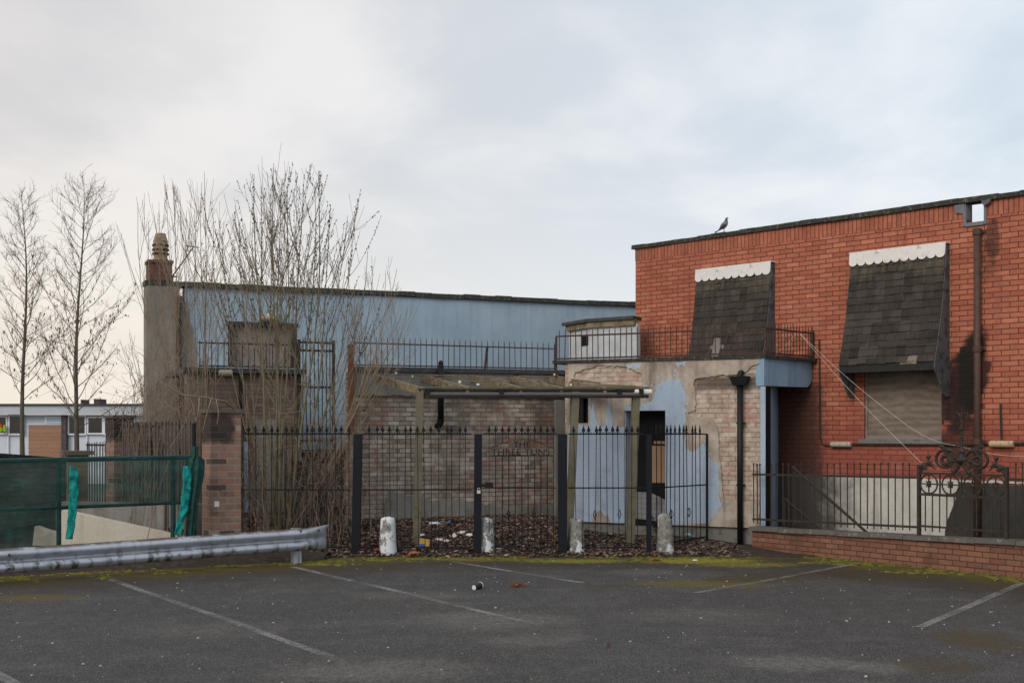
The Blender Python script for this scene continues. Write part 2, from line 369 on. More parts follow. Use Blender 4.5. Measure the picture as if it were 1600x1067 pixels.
soot = (0.02, 0.016, 0.015)
def _redpaint(m, c, fac):     # the lower courses carry an older coat of red masonry paint
    x, y, z = m.xyz(); d = m.noise(2.2, 5, 0.6)
    k = m.math('MULTIPLY', m.step(m.math('ADD', z, m.math('MULTIPLY', m.math('SUBTRACT', d, 0.5), 1.3)), 2.6, 1.4), 0.60)
    c = m.mix(k, c, (0.215, 0.05, 0.042))
    c = m.mix(m.step(m.noise(1.6, 6, 0.65, vec=m.map(loc=(9, 2, 4))), 0.56, 0.74, 0, 0.4), c, (0.36, 0.20, 0.15))
    c = m.mix(m.step(m.noise(2.2, 6, 0.68, vec=m.map((2.2, 1, 0.22), (1, 2, 4))), 0.52, 0.72, 0, 0.45), c, (0.17, 0.06, 0.042))       # rain streaks
    for px, py, ra, rb, rot, amt, nz_ in SOOT:        # scorch marks beside the window
        cx_, cz_ = RF.hit(px, py); a = R(rot); qx = m.math('SUBTRACT', x, cx_); qz = m.math('SUBTRACT', z, cz_)
        u_ = m.math('ADD', m.math('MULTIPLY', qx, math.cos(a) / ra), m.math('MULTIPLY', qz, math.sin(a) / ra)); v_ = m.math('ADD', m.math('MULTIPLY', qx, -math.sin(a) / rb), m.math('MULTIPLY', qz, math.cos(a) / rb))
        q = m.math('ADD', m.math('POWER', u_, 2.0), m.math('POWER', v_, 2.0))
        q = m.math('ADD', q, m.math('MULTIPLY', m.math('SUBTRACT', m.noise(3.2, 6, 0.65), 0.5), nz_)); q = m.math('ADD', q, m.math('MULTIPLY', m.math('SUBTRACT', m.brickval, 0.5), 0.7))
        c = m.mix(m.step(q, 1.5, 0.85, 0, amt), c, (0.015, 0.012, 0.011))
    return c
m_pillarbrick = brick('old_pillar_brick', odd=(((0.07, 0.05, 0.045), 0.12, 0.08, 0.8, None), ((0.25, 0.105, 0.08), 0.62, 0.68, 0.5, None), ((0.36, 0.27, 0.21), 0.9, 0.93, 0.7, None)), c1=(0.18, 0.105, 0.078), c2=(0.30, 0.20, 0.155), mortar=(0.26, 0.225, 0.19), bw=0.24, bh=0.094, ms=0.011, patches=(((0.06, 0.045, 0.04), 3.3, 0.55, 0.66, 0.75), ((0.30, 0.235, 0.185), 5, 0.54, 0.68, 0.5)), stains=(((0.025, 0.022, 0.02), (-0.12, 0.34, 1.72, 2.13), 0.05, 0.85),))
m_lowbrick = brick('low_wall_brick', (0.175, 0.076, 0.05), (0.26, 0.125, 0.083), (0.05, 0.035, 0.027), dirt=((0.075, 0.048, 0.036), 0.7), patches=(((0.38, 0.29, 0.24), 6, 0.62, 0.74, 0.4),))
m_annexbrick = brick('painted_annex_brick', odd=(((0.30, 0.14, 0.115), 0.55, 0.62, 0.85, (0.8, 0.40, 0.54)), ((0.17, 0.13, 0.105), 0.30, 0.26, 0.6, (1.1, 0.45, 0.62)), ((0.58, 0.54, 0.46), 0.50, 0.52, 0.5, (1.6, 0.45, 0.6))), c1=(0.29, 0.245, 0.205), c2=(0.46, 0.415, 0.355), mortar=(0.10, 0.085, 0.07), bw=0.225, bh=0.0795, ms=0.007, noisec=0.5, dirt=((0.115, 0.095, 0.078), 0.75),
    patches=(((0.52, 0.48, 0.41), 2.6, 0.52, 0.68, 0.6), ((0.17, 0.12, 0.09), 3.6, 0.52, 0.66, 0.6)))
m_palebrick = brick('flaking_pale_brick', (0.38, 0.285, 0.225), (0.50, 0.405, 0.33), (0.25, 0.20, 0.16), 0.225, 0.078, 0.006, noisec=0.5, stains=(((0.085, 0.066, 0.052), (2.35, 3.5, 2.56, 2.78), 0.07, 0.85),), odd=(((0.40, 0.20, 0.16), 0.7, 0.8, 0.6, (0.9, 0.45, 0.6)),),
    patches=(((0.42, 0.20, 0.155), 1.5, 0.52, 0.68, 0.55), ((0.56, 0.49, 0.41), 5.5, 0.46, 0.62, 0.75), ((0.22, 0.15, 0.11), 3.3, 0.6, 0.72, 0.5), ((0.55, 0.42, 0.20), 1.1, 0.62, 0.72, 0.4)), bump=1.0)
m_darkbrick = brick('dark_brown_brick', (0.145, 0.105, 0.085), (0.21, 0.16, 0.13), (0.10, 0.088, 0.075), patches=(((0.27, 0.23, 0.19), 1.1, 0.5, 0.6, 0.85), ((0.30, 0.20, 0.17), 2.3, 0.55, 0.66, 0.5)), dirt=((0.06, 0.045, 0.035), 0.5))  # dark brown brick with greyish and pinkish patches
m_stackbrick = brick('chimney_brick', (0.12, 0.055, 0.046), (0.18, 0.085, 0.068), (0.10, 0.075, 0.06), noisec=0.5, dirt=((0.05, 0.035, 0.03), 0.6))
m_tanclad = brick('tan_cladding', (0.29, 0.165, 0.11), (0.34, 0.20, 0.135), (0.20, 0.115, 0.08), 30, 0.14, 0.006, bump=0.4)
m_darkpier = brick('dark_pier_brick', (0.06, 0.045, 0.05), (0.09, 0.07, 0.075), (0.14, 0.12, 0.12))

def asphalt():
    m = Mat('worn_asphalt', 0.9, 0.25); x, y, z = m.xyz(); vv = m.map((1, 1, 0))
    c = m.mix(m.step(m.noise(0.55, 5, 0.6, vec=vv), 0.35, 0.68), (0.028, 0.0262, 0.026), (0.049, 0.0465, 0.046))
    c = m.mix(m.step(m.noise(0.9, 7, 0.66, vec=m.map((0.8, 1.9, 0), (3.3, 8.1, 0))), 0.50, 0.72, 0, 0.6), c, (0.13, 0.126, 0.12))  # dusty, worn patches
    c = m.mix(m.step(m.noise(30, 5, 0.75, vec=m.map((1, 0.45, 0))), 0.47, 0.62, 0, 0.65), c, (0.125, 0.12, 0.115))
    c = m.mix(m.step(m.noise(36, 5, 0.75, vec=m.map((1, 0.45, 0), (7, 3, 0))), 0.47, 0.60, 0, 0.8), c, (0.012, 0.012, 0.013))
    c = m.mix(m.step(m.noise(4.5, 7, 0.72, vec=m.map((1, 0.6, 0), (2, 5, 0))), 0.44, 0.66, 0, 0.7), c, (0.019, 0.018, 0.018))
    c = m.mix(m.step(m.noise(6, 7, 0.74, vec=m.map((1, 0.6, 0), (8, 1, 0))), 0.50, 0.68, 0, 0.5), c, (0.105, 0.10, 0.095))
    c = m.mix(m.step(m.noise(95, 3, 0.7, vec=vv), 0.50, 0.62, 0, 0.85), c, (0.21, 0.205, 0.20))                                    # aggregate
    c = m.mix(m.step(m.noise(60, 3, 0.7, vec=m.map((1, 1, 0), (5, 5, 0))), 0.50, 0.62, 0, 0.8), c, (0.012, 0.012, 0.013))
    vd = m.voro(5.5, vec=vv); c = m.mix(m.step(vd, 0.034, 0.018), c, (0.40, 0.39, 0.37))                                                      # pale chippings
    vd2 = m.voro(13, vec=m.map((1, 1, 0), (2, 7, 0))); c = m.mix(m.step(vd2, 0.06, 0.035, 0, 0.7), c, (0.27, 0.26, 0.25))
    # moss creeping out of the kerb line: distance to fence, low wall and barrier
    d1 = m.math('SUBTRACT', 18.95, y)
    d2 = m.math('MULTIPLY', m.math('SUBTRACT', m.math('SUBTRACT', 19.7, m.math('MULTIPLY', m.math('SUBTRACT', x, 3.82), 1.326)), y), 0.60)
    d3 = m.math('MULTIPLY', m.math('SUBTRACT', m.math('ADD', 16.25, m.math('MULTIPLY', m.math('ADD', x, 6.52), 0.54)), y), 0.88)
    d = m.math('MINIMUM', d1, m.math('MINIMUM', d2, d3))
    nz = m.noise(1.5, 7, 0.66, vec=vv); nf = m.noise(9, 6, 0.68, vec=vv)
    e = m.math('ADD', d, m.math('ADD', m.math('MULTIPLY', m.math('SUBTRACT', nz, 0.5), 3.4), m.math('MULTIPLY', m.math('SUBTRACT', nf, 0.5), 1.5)))
    c = m.mix(m.step(e, 2.6, 0.9, 0, 0.8), c, (0.036, 0.028, 0.019))
    c = m.mix(m.step(e, 1.35, 0.5, 0, 0.85), c, (0.072, 0.052, 0.015))
    c = m.mix(m.step(m.math('ADD', e, m.math('MULTIPLY', m.noise(24, 4, 0.7, vec=vv), 0.7)), 1.05, 0.35, 0, 0.9), c, (0.085, 0.082, 0.016))
    c = m.mix(m.step(m.math('ADD', d, m.math('MULTIPLY', m.math('SUBTRACT', nf, 0.5), 0.8)), -0.05, -0.35, 0, 0.9), c, (0.026, 0.020, 0.015))
    def spot(cx, cy, rx, ry, colr, amt):
        nonlocal c
        q = m.math('ADD', m.math('POWER', m.math('DIVIDE', m.math('SUBTRACT', x, cx), rx), 2.0), m.math('POWER', m.math('DIVIDE', m.math('SUBTRACT', y, cy), ry), 2.0))
        q = m.math('ADD', q, m.math('MULTIPLY', m.math('SUBTRACT', nf, 0.5), 4.5)); c = m.mix(m.step(q, 1.0, 0.2, 0, amt), c, colr)
    dust = (0.20, 0.19, 0.175); gr = m.noise(34, 5, 0.75, vec=m.map((1, 0.45, 0), (1, 9, 0)))
    def dusty(cx, cy, rx, ry, amt):
        nonlocal c
        q = m.math('ADD', m.math('POWER', m.math('DIVIDE', m.math('SUBTRACT', x, cx), rx), 2.0), m.math('POWER', m.math('DIVIDE', m.math('SUBTRACT', y, cy), ry), 2.0))
        q = m.math('ADD', q, m.math('ADD', m.math('MULTIPLY', m.math('SUBTRACT', nz, 0.5), 3.0), m.math('MULTIPLY', m.math('SUBTRACT', nf, 0.5), 3.5))); c = m.mix(m.math('MULTIPLY', m.step(q, 1.6, -0.2, 0, amt), m.step(m.noise(22, 6, 0.8, vec=m.map((1, 0.4, 0), (cx, 2, 0))), 0.40, 0.62, 0.25, 1.0)), c, dust)
    for px, py, rx, ry, amt in ((760, 968, 0.9, 0.55, 0.55), (590, 1045, 0.8, 0.5, 0.55), (1240, 1034, 0.6, 0.35, 0.6), (1370, 1042, 0.3, 0.3, 0.6), (1010, 893, 0.6, 0.4, 0.35), (840, 1000, 0.5, 0.4, 0.4), (330, 985, 0.7, 0.5, 0.3), (1080, 960, 0.9, 0.5, 0.3), (640, 930, 0.8, 0.4, 0.3)):
        g = G(px, py); dusty(g.x, g.y, rx, ry, amt)
    for px, py, rx, ry, colr, amt in ((1100, 912, 1.0, 0.5, (0.10, 0.085, 0.018), 0.85), (1180, 905, 0.9, 0.5, (0.055, 0.04, 0.016), 0.8), (55, 933, 0.55, 0.38, (0.10, 0.07, 0.02), 0.85), (1530, 1000, 0.45, 0.7, (0.062, 0.045, 0.018), 0.7), (1465, 1040, 0.45, 0.4, (0.06, 0.046, 0.02), 0.6), (960, 916, 0.5, 0.2, (0.05, 0.042, 0.016), 0.6), (1250, 898, 1.2, 0.5, (0.046, 0.034, 0.016), 0.7), (1400, 905, 0.8, 0.4, (0.05, 0.038, 0.016), 0.7), (760, 874, 0.9, 0.28, (0.13, 0.115, 0.018), 0.9), (900, 876, 0.9, 0.35, (0.17, 0.16, 0.02), 0.95), (1090, 876, 1.0, 0.5, (0.20, 0.185, 0.02), 0.97), (1170, 882, 0.8, 0.4, (0.15, 0.13, 0.02), 0.9), (620, 876, 0.8, 0.3, (0.07, 0.06, 0.016), 0.85), (250, 897, 1.2, 0.35, (0.075, 0.05, 0.015), 0.85), (420, 886, 0.9, 0.3, (0.065, 0.045, 0.015), 0.85), (60, 912, 0.9, 0.3, (0.06, 0.04, 0.015), 0.85)):
        g = G(px, py); spot(g.x, g.y, rx, ry, colr, amt)
    m.col(c); m.bump(m.noise(95, 3, 0.7, vec=vv), 0.9, 0.008); m.bump(m.noise(14, 4, vec=vv), 0.25, 0.01)
    m.set(m.b.inputs['Roughness'], 0.88)
    return m
m_asphalt = asphalt().m
def paintline():
    m = Mat('worn_line_paint', 0.85, 0.25); vv = m.map((1, 1, 0))
    k = m.math('ADD', m.noise(24, 6, 0.7, vec=vv), m.math('MULTIPLY', m.noise(1.1, 3, 0.5, vec=vv), 0.5))
    c = m.mix(m.step(k, 0.55, 0.92), (0.058, 0.057, 0.057), (0.22, 0.22, 0.22))
    c = m.mix(m.step(m.noise(90, 3, 0.7, vec=vv), 0.5, 0.7, 0, 0.5), c, (0.05, 0.05, 0.05))
    m.col((0.25, 0.25, 0.25)).bump(m.noise(95, 3, vec=vv), 0.5, 0.005)
    wear = m.math('ADD', m.noise(16, 7, 0.75, vec=vv), m.math('MULTIPLY', m.noise(1.3, 3, 0.5, vec=m.map((1, 1, 0), (4, 1, 0))), 0.7))
    tr = m.n('ShaderNodeBsdfTransparent'); mx = m.n('ShaderNodeMixShader'); m.set(mx.inputs[0], m.step(wear, 0.64, 1.02, 0.0, 0.72))     # worn through to the asphalt below
    m.t.links.new(tr.outputs[0], mx.inputs[1]); m.t.links.new(m.b.outputs[0], mx.inputs[2]); m.t.links.new(mx.outputs[0], m.out.inputs[0]); return m.m
m_line = paintline()
m_earth = plain('damp_earth', (0.035, 0.026, 0.020), 0.95, 0.4, 7, 0.8, c2=(0.06, 0.05, 0.04))
m_moss = plain('yellow_green_moss', (0.135, 0.128, 0.016), 0.95, 0.45, 5, 0.8, c2=(0.05, 0.036, 0.014), thr=(0.44, 0.60))
leafcols = [(0.135, 0.090, 0.068), (0.20, 0.130, 0.098), (0.068, 0.046, 0.036), (0.32, 0.225, 0.175), (0.17, 0.135, 0.11)]
m_leaves = [plain('dead_leaf', c, 0.8, 0.3, 9, 0.2) for c in leafcols]
m_leafor = plain('orange_dead_leaf', (0.30, 0.125, 0.055), 0.8, 0.3, 9, 0.2)
m_stem = plain('olive_willow_bark', (0.16, 0.14, 0.092), 0.85, 0.35, 5, 0.4, c2=(0.115, 0.115, 0.045), thr=(0.5, 0.66))
m_twig = plain('tan_willow_twig', (0.25, 0.185, 0.135), 0.8, 0.25, 3, 0.0, c2=(0.16, 0.135, 0.095))
m_cane = plain('grey_brown_cane', (0.17, 0.125, 0.098), 0.85, 0.3, 3, 0.0, c2=(0.25, 0.205, 0.16))
m_bud = plain('dark_catkin_bud', (0.05, 0.038, 0.032), 0.8, 0.3, 6, 0.0)
m_bark = plain('alder_bark', (0.095, 0.078, 0.062), 0.9, 0.35, 6, 0.5, c2=(0.10, 0.10, 0.065))
m_atwig = plain('alder_twig', (0.18, 0.13, 0.105), 0.85, 0.3, 4, 0.0)
m_catkin = plain('brown_catkin', (0.075, 0.055, 0.036), 0.85, 0.3, 6, 0.0)

def ply():
    m = Mat('weathered_plywood', 0.8, 0.25); x, y, z = m.xyz()
    wv = m.n('ShaderNodeTexWave', wave_type='BANDS', bands_direction='Z'); m.t.links.new(m.map((0.5, 1, 1)), wv.inputs['Vector'])
    wv.inputs['Scale'].default_value = 2.6; wv.inputs['Distortion'].default_value = 9; wv.inputs['Detail'].default_value = 4; wv.inputs['Detail Scale'].default_value = 0.9
    c = m.mix(wv.outputs['Fac'], (0.150, 0.115, 0.092), (0.205, 0.165, 0.136))
    c = m.mix(m.step(m.noise(1.5, 6, 0.6), 0.42, 0.7, 0, 0.6), c, (0.29, 0.25, 0.215))
    c = m.mix(m.step(m.noise(5, 5, 0.6, vec=m.map((1, 1, 2.5), (3, 3, 3))), 0.52, 0.78, 0, 0.6), c, (0.09, 0.07, 0.058))
    m.col(c).bump(wv.outputs['Fac'], 0.15, 0.004); return m.m
m_ply = ply()
m_board = plain('grey_window_board', (0.215, 0.185, 0.175), 0.85, 0.2, 2, 0.2, c2=(0.15, 0.125, 0.118))
m_doorwood = plain('bare_door_panel', (0.36, 0.22, 0.14), 0.75, 0.12, 3, 0.1)
def tread():
    m = Mat('worn_tread_plate', 0.5, 0.5, 0.5); b = m.n('ShaderNodeTexChecker'); m.t.links.new(m.map((1, 1, 1), rot=(0, R(45), 0)), b.inputs['Vector']); b.inputs['Scale'].default_value = 16
    c = m.mix(m.math('MULTIPLY', b.outputs['Fac'], 0.6), (0.27, 0.27, 0.28), (0.17, 0.17, 0.18)); m.col(m.mix(m.step(m.noise(4, 5), 0.5, 0.7, 0, 0.6), c, (0.15, 0.12, 0.10))).bump(b.outputs['Fac'], 0.4, 0.006); return m.m
m_tread = tread()
def tilemat():
    m = Mat('lichened_clay_tile', 0.9, 0.2); x, y, z = m.xyz()
    cell = m.n('ShaderNodeTexWhiteNoise', noise_dimensions='3D')
    sn = m.n('ShaderNodeVectorMath', operation='SNAP'); m.t.links.new(m.map((1, 0, 1)), sn.inputs[0]); sn.inputs[1].default_value = (0.165, 1, 0.19); m.t.links.new(sn.outputs[0], cell.inputs['Vector'])
    c = m.mix(cell.outputs['Value'], (0.026, 0.023, 0.021), (0.062, 0.052, 0.046))
    c = m.mix(m.step(m.noise(3, 6, 0.65), 0.5, 0.72, 0, 0.55), c, (0.075, 0.062, 0.05))
    lich = m.math('MULTIPLY', m.step(m.math('ADD', z, m.math('MULTIPLY', m.noise(4, 5, 0.6), 1.2)), 4.75, 5.7), m.step(m.noise(7, 5, 0.6, vec=m.map((1.6, 1, 0.5))), 0.35, 0.62))
    c = m.mix(m.math('MULTIPLY', lich, 0.9), c, (0.15, 0.135, 0.085))
    vd = m.voro(9); c = m.mix(m.step(vd, 0.055, 0.03, 0, 0.9), c, (0.34, 0.33, 0.31))
    m.col(c).bump(m.noise(40, 4), 0.5, 0.005); return m.m
m_tile = tilemat()
def bollard_mat(name, amt):
    m = Mat(name, 0.85, 0.3)
    c = m.mix(m.step(m.noise(9, 5, 0.6), 0.35, 0.7), (0.14, 0.137, 0.128), (0.29, 0.285, 0.265))
    c = m.mix(m.step(m.noise(32, 5, 0.75), 0.50, 0.66, 0, 0.75), c, (0.045, 0.045, 0.04))
    k = m.noise(5.5, 7, 0.66, vec=m.map((1, 1, 0.55)))
    k = m.math('ADD', k, m.math('MULTIPLY', m.math('SUBTRACT', m.noise(30, 4, 0.7), 0.5), 0.16)); c = m.mix(m.step(k, amt, amt + 0.05), c, (0.60, 0.63, 0.65))
    c = m.mix(m.step(m.noise(3, 5, 0.6, vec=m.map(loc=(3, 1, 1))), 0.6, 0.72, 0, 0.5), c, (0.11, 0.12, 0.06))
    m.col(c).bump(k, 0.3, 0.01); m.bump(m.noise(45, 4), 0.5, 0.006); return m.m
def netmat():
    m = Mat('green_debris_netting', 0.8, 0.2)
    m.col(m.mix(m.step(m.noise(2.5, 5, vec=m.map((1, 1, 3))), 0.35, 0.68), (0.010, 0.040, 0.036), (0.022, 0.085, 0.075)))
    m.bump(m.noise(5, 4, vec=m.map((1, 1, 2))), 0.8, 0.03)
    tr = m.n('ShaderNodeBsdfTransparent'); mx = m.n('ShaderNodeMixShader')      # open weave of the netting
    m.set(mx.inputs[0], m.step(m.noise(3.2, 4), 0.3, 0.7, 0.40, 0.66)); m.t.links.new(tr.outputs[0], mx.inputs[1]); m.t.links.new(m.b.outputs[0], mx.inputs[2]); m.t.links.new(mx.outputs[0], m.out.inputs[0])
    return m.m
m_net = netmat()
m_netd = plain('gathered_green_netting', (0.010, 0.05, 0.042), 0.85, 0.4, 8, 0.8, c2=(0.02, 0.09, 0.075))

# ------------------------------------------------------------------ ground
o = MB().add([(-300, -60, -0.03), (300, -60, -0.03), (300, 700, -0.03), (-300, 700, -0.03)], [(0, 1, 2, 3)]).build('ground', m_conc); tag(o, kind='structure')
gb = MB(); nx, ny = 80, 60
for j in range(ny + 1):
    for i in range(nx + 1):
        X = lerp(-16, 16, i / nx); Y = lerp(-6, 19.3, j / ny)
        gb.v.append(Vector((X, Y, 0.012 * mnoise.noise(Vector((X * 0.5, Y * 0.5, 0))))))
for j in range(ny):
    for i in range(nx): a = j * (nx + 1) + i; gb.f.append([a, a + 1, a + nx + 2, a + nx + 1]); gb.mi.append(0)
carpark = gb.build('car_park', m_asphalt, smooth=True); tag(carpark, kind='structure')
def gz(X, Y): return 0.012 * mnoise.noise(Vector((X * 0.5, Y * 0.5, 0)))
def stripe(a, b, wd=0.1):
    mb = MB(); a = Vector(a); b = Vector(b); d = (b - a).normalized(); s = Vector((-d.y, d.x, 0)) * wd / 2; n = 40
    for i in range(n + 1):
        p = a.lerp(b, i / n)
        for q in (p - s, p + s): mb.v.append(Vector((q.x, q.y, gz(q.x, q.y) + 0.005)))
    for i in range(n): mb.f.append([2*i, 2*i+1, 2*i+3, 2*i+2][::-1] if s.y > 0 else [2*i, 2*i+1, 2*i+3, 2*i+2]); mb.mi.append(0)
    return mb.build('painted_line', m_line, carpark)
for a, b in (((172, 905), (545, 1036)), ((458, 886), (835, 974)), ((706, 877), (912, 911)), ((1334, 882), (1088, 927)), ((1640, 893), (1437, 980)), ((-60, 1020), (22, 1069))):
    stripe(G(*a), G(*b))

def smooth(t): t = max(0, min(1, t)); return t * t * (3 - 2 * t)
def bank(X, Y):
    zm = lerp(0.34, 0.16, smooth((X - 0.5) / 1.0)); s = max(0, min(1, (Y - 18.7) / 2.2))
    if X > 3.2: zm *= max(0.2, 1 - (X - 3.2) / 1.2)
    return 0.01 + zm * s ** 0.8 + 0.025 * mnoise.noise(Vector((X * 1.3, Y * 1.3, 3)))
gb = MB(); nx, ny = 90, 50
for j in range(ny + 1):
    for i in range(nx + 1):
        X = lerp(-9, 7.5, i / nx); Y = lerp(18.55, 26, j / ny); gb.v.append(Vector((X, Y, bank(X, Y) if j else -0.02)))
for j in range(ny):
    for i in range(nx): a = j * (nx + 1) + i; gb.f.append([a, a + 1, a + nx + 2, a + nx + 1]); gb.mi.append(0)
o = gb.build('earth_bank', m_earth, smooth=True); tag(o, kind='structure')

vb_ = MB(); nx, ny = 70, 24
for j in range(ny + 1):
    for i in range(nx + 1):
        X = lerp(-11, -2.75, i / nx); yk = 16.0 + (X + 6.52) * 0.54; Y = yk + j / ny * (19.2 - yk); u = j / ny
        vb_.v.append(Vector((X, Y, -0.02 + 0.19 * smooth(u * 3.0) * (1 - 0.6 * smooth((X + 3.6) / 0.8)) + 0.02 * mnoise.noise(Vector((X * 3, Y * 3, 7))))))
for j in range(ny):
    for i in range(nx): a = j * (nx + 1) + i; vb_.f.append([a, a + 1, a + nx + 2, a + nx + 1]); vb_.mi.append(0)
o = vb_.build('earth_verge', m_earth, smooth=True); tag(o, kind='structure')

# dead leaves and moss nobody could count
rnd = random.Random(5)
def leaf(mb, c, size, rz, tilt, curl, n=None):
    a = Matrix.Rotation(rz, 3, 'Z') @ Matrix.Rotation(tilt[0], 3, 'X') @ Matrix.Rotation(tilt[1], 3, 'Y'); c = Vector(c)
    pts = [(-0.5, 0, 0), (-0.18, -0.26, curl), (0.2, -0.22, curl * 0.8), (0.55, 0, 0), (0.2, 0.22, curl * 0.8), (-0.18, 0.26, curl), (0, 0, -curl * 0.25)]
    return mb.add([c + a @ (Vector(p) * size) for p in pts], [(0, 1, 6), (1, 2, 6), (2, 3, 6), (3, 4, 6), (4, 5, 6), (5, 0, 6)])
lb = MB(); cnt = 0
while cnt < 19000:
    X = rnd.uniform(-4.6, 3.6); Y = rnd.uniform(18.62, 22.6)
    if X > 1.2 and Y > 20.9 - (X - 1.2) * 0.45: continue
    if Y < 18.8 and rnd.random() > (Y - 18.3) * 1.2: continue
    if X > 2.4 and rnd.random() < 0.3 + (X - 2.4) * 0.4: continue
    z = bank(X, Y) if Y > 18.6 else 0.012
    lb.cur = rnd.choices(range(5), (4, 3, 4, 1.2, 2))[0]
    leaf(lb, (X, Y, z + rnd.uniform(0.004, 0.032)), rnd.uniform(0.035, 0.09), rnd.uniform(0, 2 * PI), (rnd.gauss(0, 0.28), rnd.gauss(0, 0.28)), rnd.uniform(-0.1, 0.25)); cnt += 1
o = lb.build('leaf_litter', m_leaves); tag(o, 'carpet of brown dead leaves behind the spear topped fence', 'leaves', kind='stuff')
mb = MB(); cnt = 0
def edge_dist(X, Y): return min(18.95 - Y, (19.7 - 1.326 * (X - 3.82) - Y) * 0.6, (16.25 + (X + 6.52) * 0.54 - Y) * 0.88)
tries = 0
while cnt < 6000 and tries < 200000:
    tries += 1; X = rnd.uniform(-8, 6.6); Y = rnd.uniform(14.5, 18.95); d = edge_dist(X, Y)
    if d < 0 or d > 0.9: continue
    if d + 1.3 * mnoise.noise(Vector((X * 1.1, Y * 1.6, 1))) + 0.5 * mnoise.noise(Vector((X * 5, Y * 5, 2))) > 0.42: continue
    s = rnd.uniform(0.018, 0.05); h = s * rnd.uniform(0.22, 0.5); a0 = rnd.random() * 6; z = gz(X, Y) - 0.003
    ring = [(X + s * rnd.uniform(0.7, 1.2) * math.cos(a0 + k * PI / 3), Y + s * rnd.uniform(0.7, 1.2) * math.sin(a0 + k * PI / 3), z) for k in range(6)]
    mid = [(lerp(p[0], X, 0.5), lerp(p[1], Y, 0.5), z + h * rnd.uniform(0.7, 1)) for p in ring]
    mb.add(ring + mid, [(k, (k + 1) % 6, 6 + (k + 1) % 6, 6 + k) for k in range(6)] + [(6, 7, 8, 9, 10, 11)]); cnt += 1
o = mb.build('moss_tufts', m_moss, smooth=True); tag(o, 'yellow green moss tufts along the edge of the car park', 'moss', kind='stuff')
mb = MB()
for _ in range(520):
    X = rnd.uniform(-6, 7); Y = rnd.uniform(9.0, 18.6)
    if edge_dist(X, Y) < 0: continue
    s = rnd.choice((0.004, 0.005, 0.006, 0.008, 0.012)) * rnd.uniform(0.7, 1.2); z = gz(X, Y)
    mb.add([(X + s*rnd.uniform(.6,1.2)*math.cos(k*PI/2+.3), Y + s*rnd.uniform(.6,1.2)*math.sin(k*PI/2+.3), z + dz_) for dz_ in (0, s * 0.7) for k in range(4)], [(0,1,5,4),(1,2,6,5),(2,3,7,6),(3,0,4,7),(4,5,6,7)])
o = mb.build('loose_grit', plain('pale_chipping', (0.40, 0.39, 0.37), 0.9, 0.35, 3, 0.0)); tag(o, 'pale grit and chippings scattered over the asphalt', 'grit', kind='stuff')
# ------------------------------------------------------------------ buildings
def flat(loop, z0, z1):                         # horizontal slab from an outline seen from above
    mb = MB().prism([loop], -z1, -z0); mb.v = [Vector((p.x, p.z, -p.y)) for p in mb.v]; mb.f = [f[::-1] for f in mb.f]; return mb
def side(loop, x0, x1):                         # plate across a wall: outline of (outward, z), thickness x0..x1
    mb = MB().prism([loop], x0, x1); mb.v = [Vector((p.y, -p.x, p.z)) for p in mb.v]; mb.f = [f[::-1] for f in mb.f]; return mb
def coping(mb, x0, x1, z0a, z0b, th, front, back, seg, rnd):
    n = max(1, round((x1 - x0) / seg))
    for i in range(n):
        a = lerp(x0, x1, i / n); b = lerp(x0, x1, (i + 1) / n) - 0.008; ja = rnd.uniform(-.006, .008); jf = rnd.uniform(-.012, .012)
        za = lerp(z0a, z0b, i / n) + ja; zb = lerp(z0a, z0b, (i + 1) / n) + ja + rnd.uniform(-.006, .006)
        m = 3
        for k in range(m):                       # chipped edges
            p = lerp(a, b, k / m); q = lerp(a, b, (k + 1) / m); f0 = -front + jf + rnd.uniform(-.008, .008); t = th + rnd.uniform(-.008, .008)
            zp = lerp(za, zb, k / m); zq = lerp(za, zb, (k + 1) / m)
            mb.hexa([(p, f0, zp), (q, f0, zq), (q, back, zq), (p, back, zp), (p, f0 + .01, zp + t), (q, f0 + .01, zq + t), (q, back, zq + t), (p, back, zp + t)])
    return mb

# ---- red brick building
d = Vector((0.95, -1.0)).normalized(); r0 = Vector((2.366, 23.9))
RF = Frame(r0, r0 + d * 16.0)
SOOT = ((1513, 597, 0.72, 0.27, 76, 0.97, 1.6), (1496, 610, 0.55, 0.26, 80, 0.93, 1.3), (1504, 690, 0.50, 0.28, 90, 0.75, 3.0), (1551, 376, 0.30, 0.10, 90, 0.6, 1.5))
red_brick = brick('red_facing_brick', RB1, RB2, (0.062, 0.03, 0.022), 0.262, 0.0795, 0.0075, noisec=0.3, odd=(((0.28, 0.075, 0.05), 0.2, 0.1, 0.30, None), ((0.58, 0.24, 0.15), 0.86, 0.94, 0.22, None)), extra=_redpaint, dirt=((0.22, 0.06, 0.042), 0.35),
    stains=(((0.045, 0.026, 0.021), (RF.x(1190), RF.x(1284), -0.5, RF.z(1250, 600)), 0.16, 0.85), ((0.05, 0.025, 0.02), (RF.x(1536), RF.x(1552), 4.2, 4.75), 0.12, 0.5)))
m_soldier = brick('red_soldier_brick', RB1, RB2, (0.10, 0.055, 0.04), 0.34, 0.0795, 0.009, 0.0, swap=True, noisec=0.5, dirt=((0.15, 0.05, 0.036), 0.6))
TOP = 5.44; ZC = TOP - 0.075; ZS = ZC - 0.235
red = thing('brick_building', 'red brick flat roofed building with two tiled window hoods and black coping', 'building', M=RF.M)
hx0, hx1 = RF.x(1510), RF.x(1538); hz = RF.z(1524, 347)
wx0, wx1 = RF.x(1350), RF.x(1471); wz0, wz1 = RF.z(1410, 686), RF.z(1410, 560)
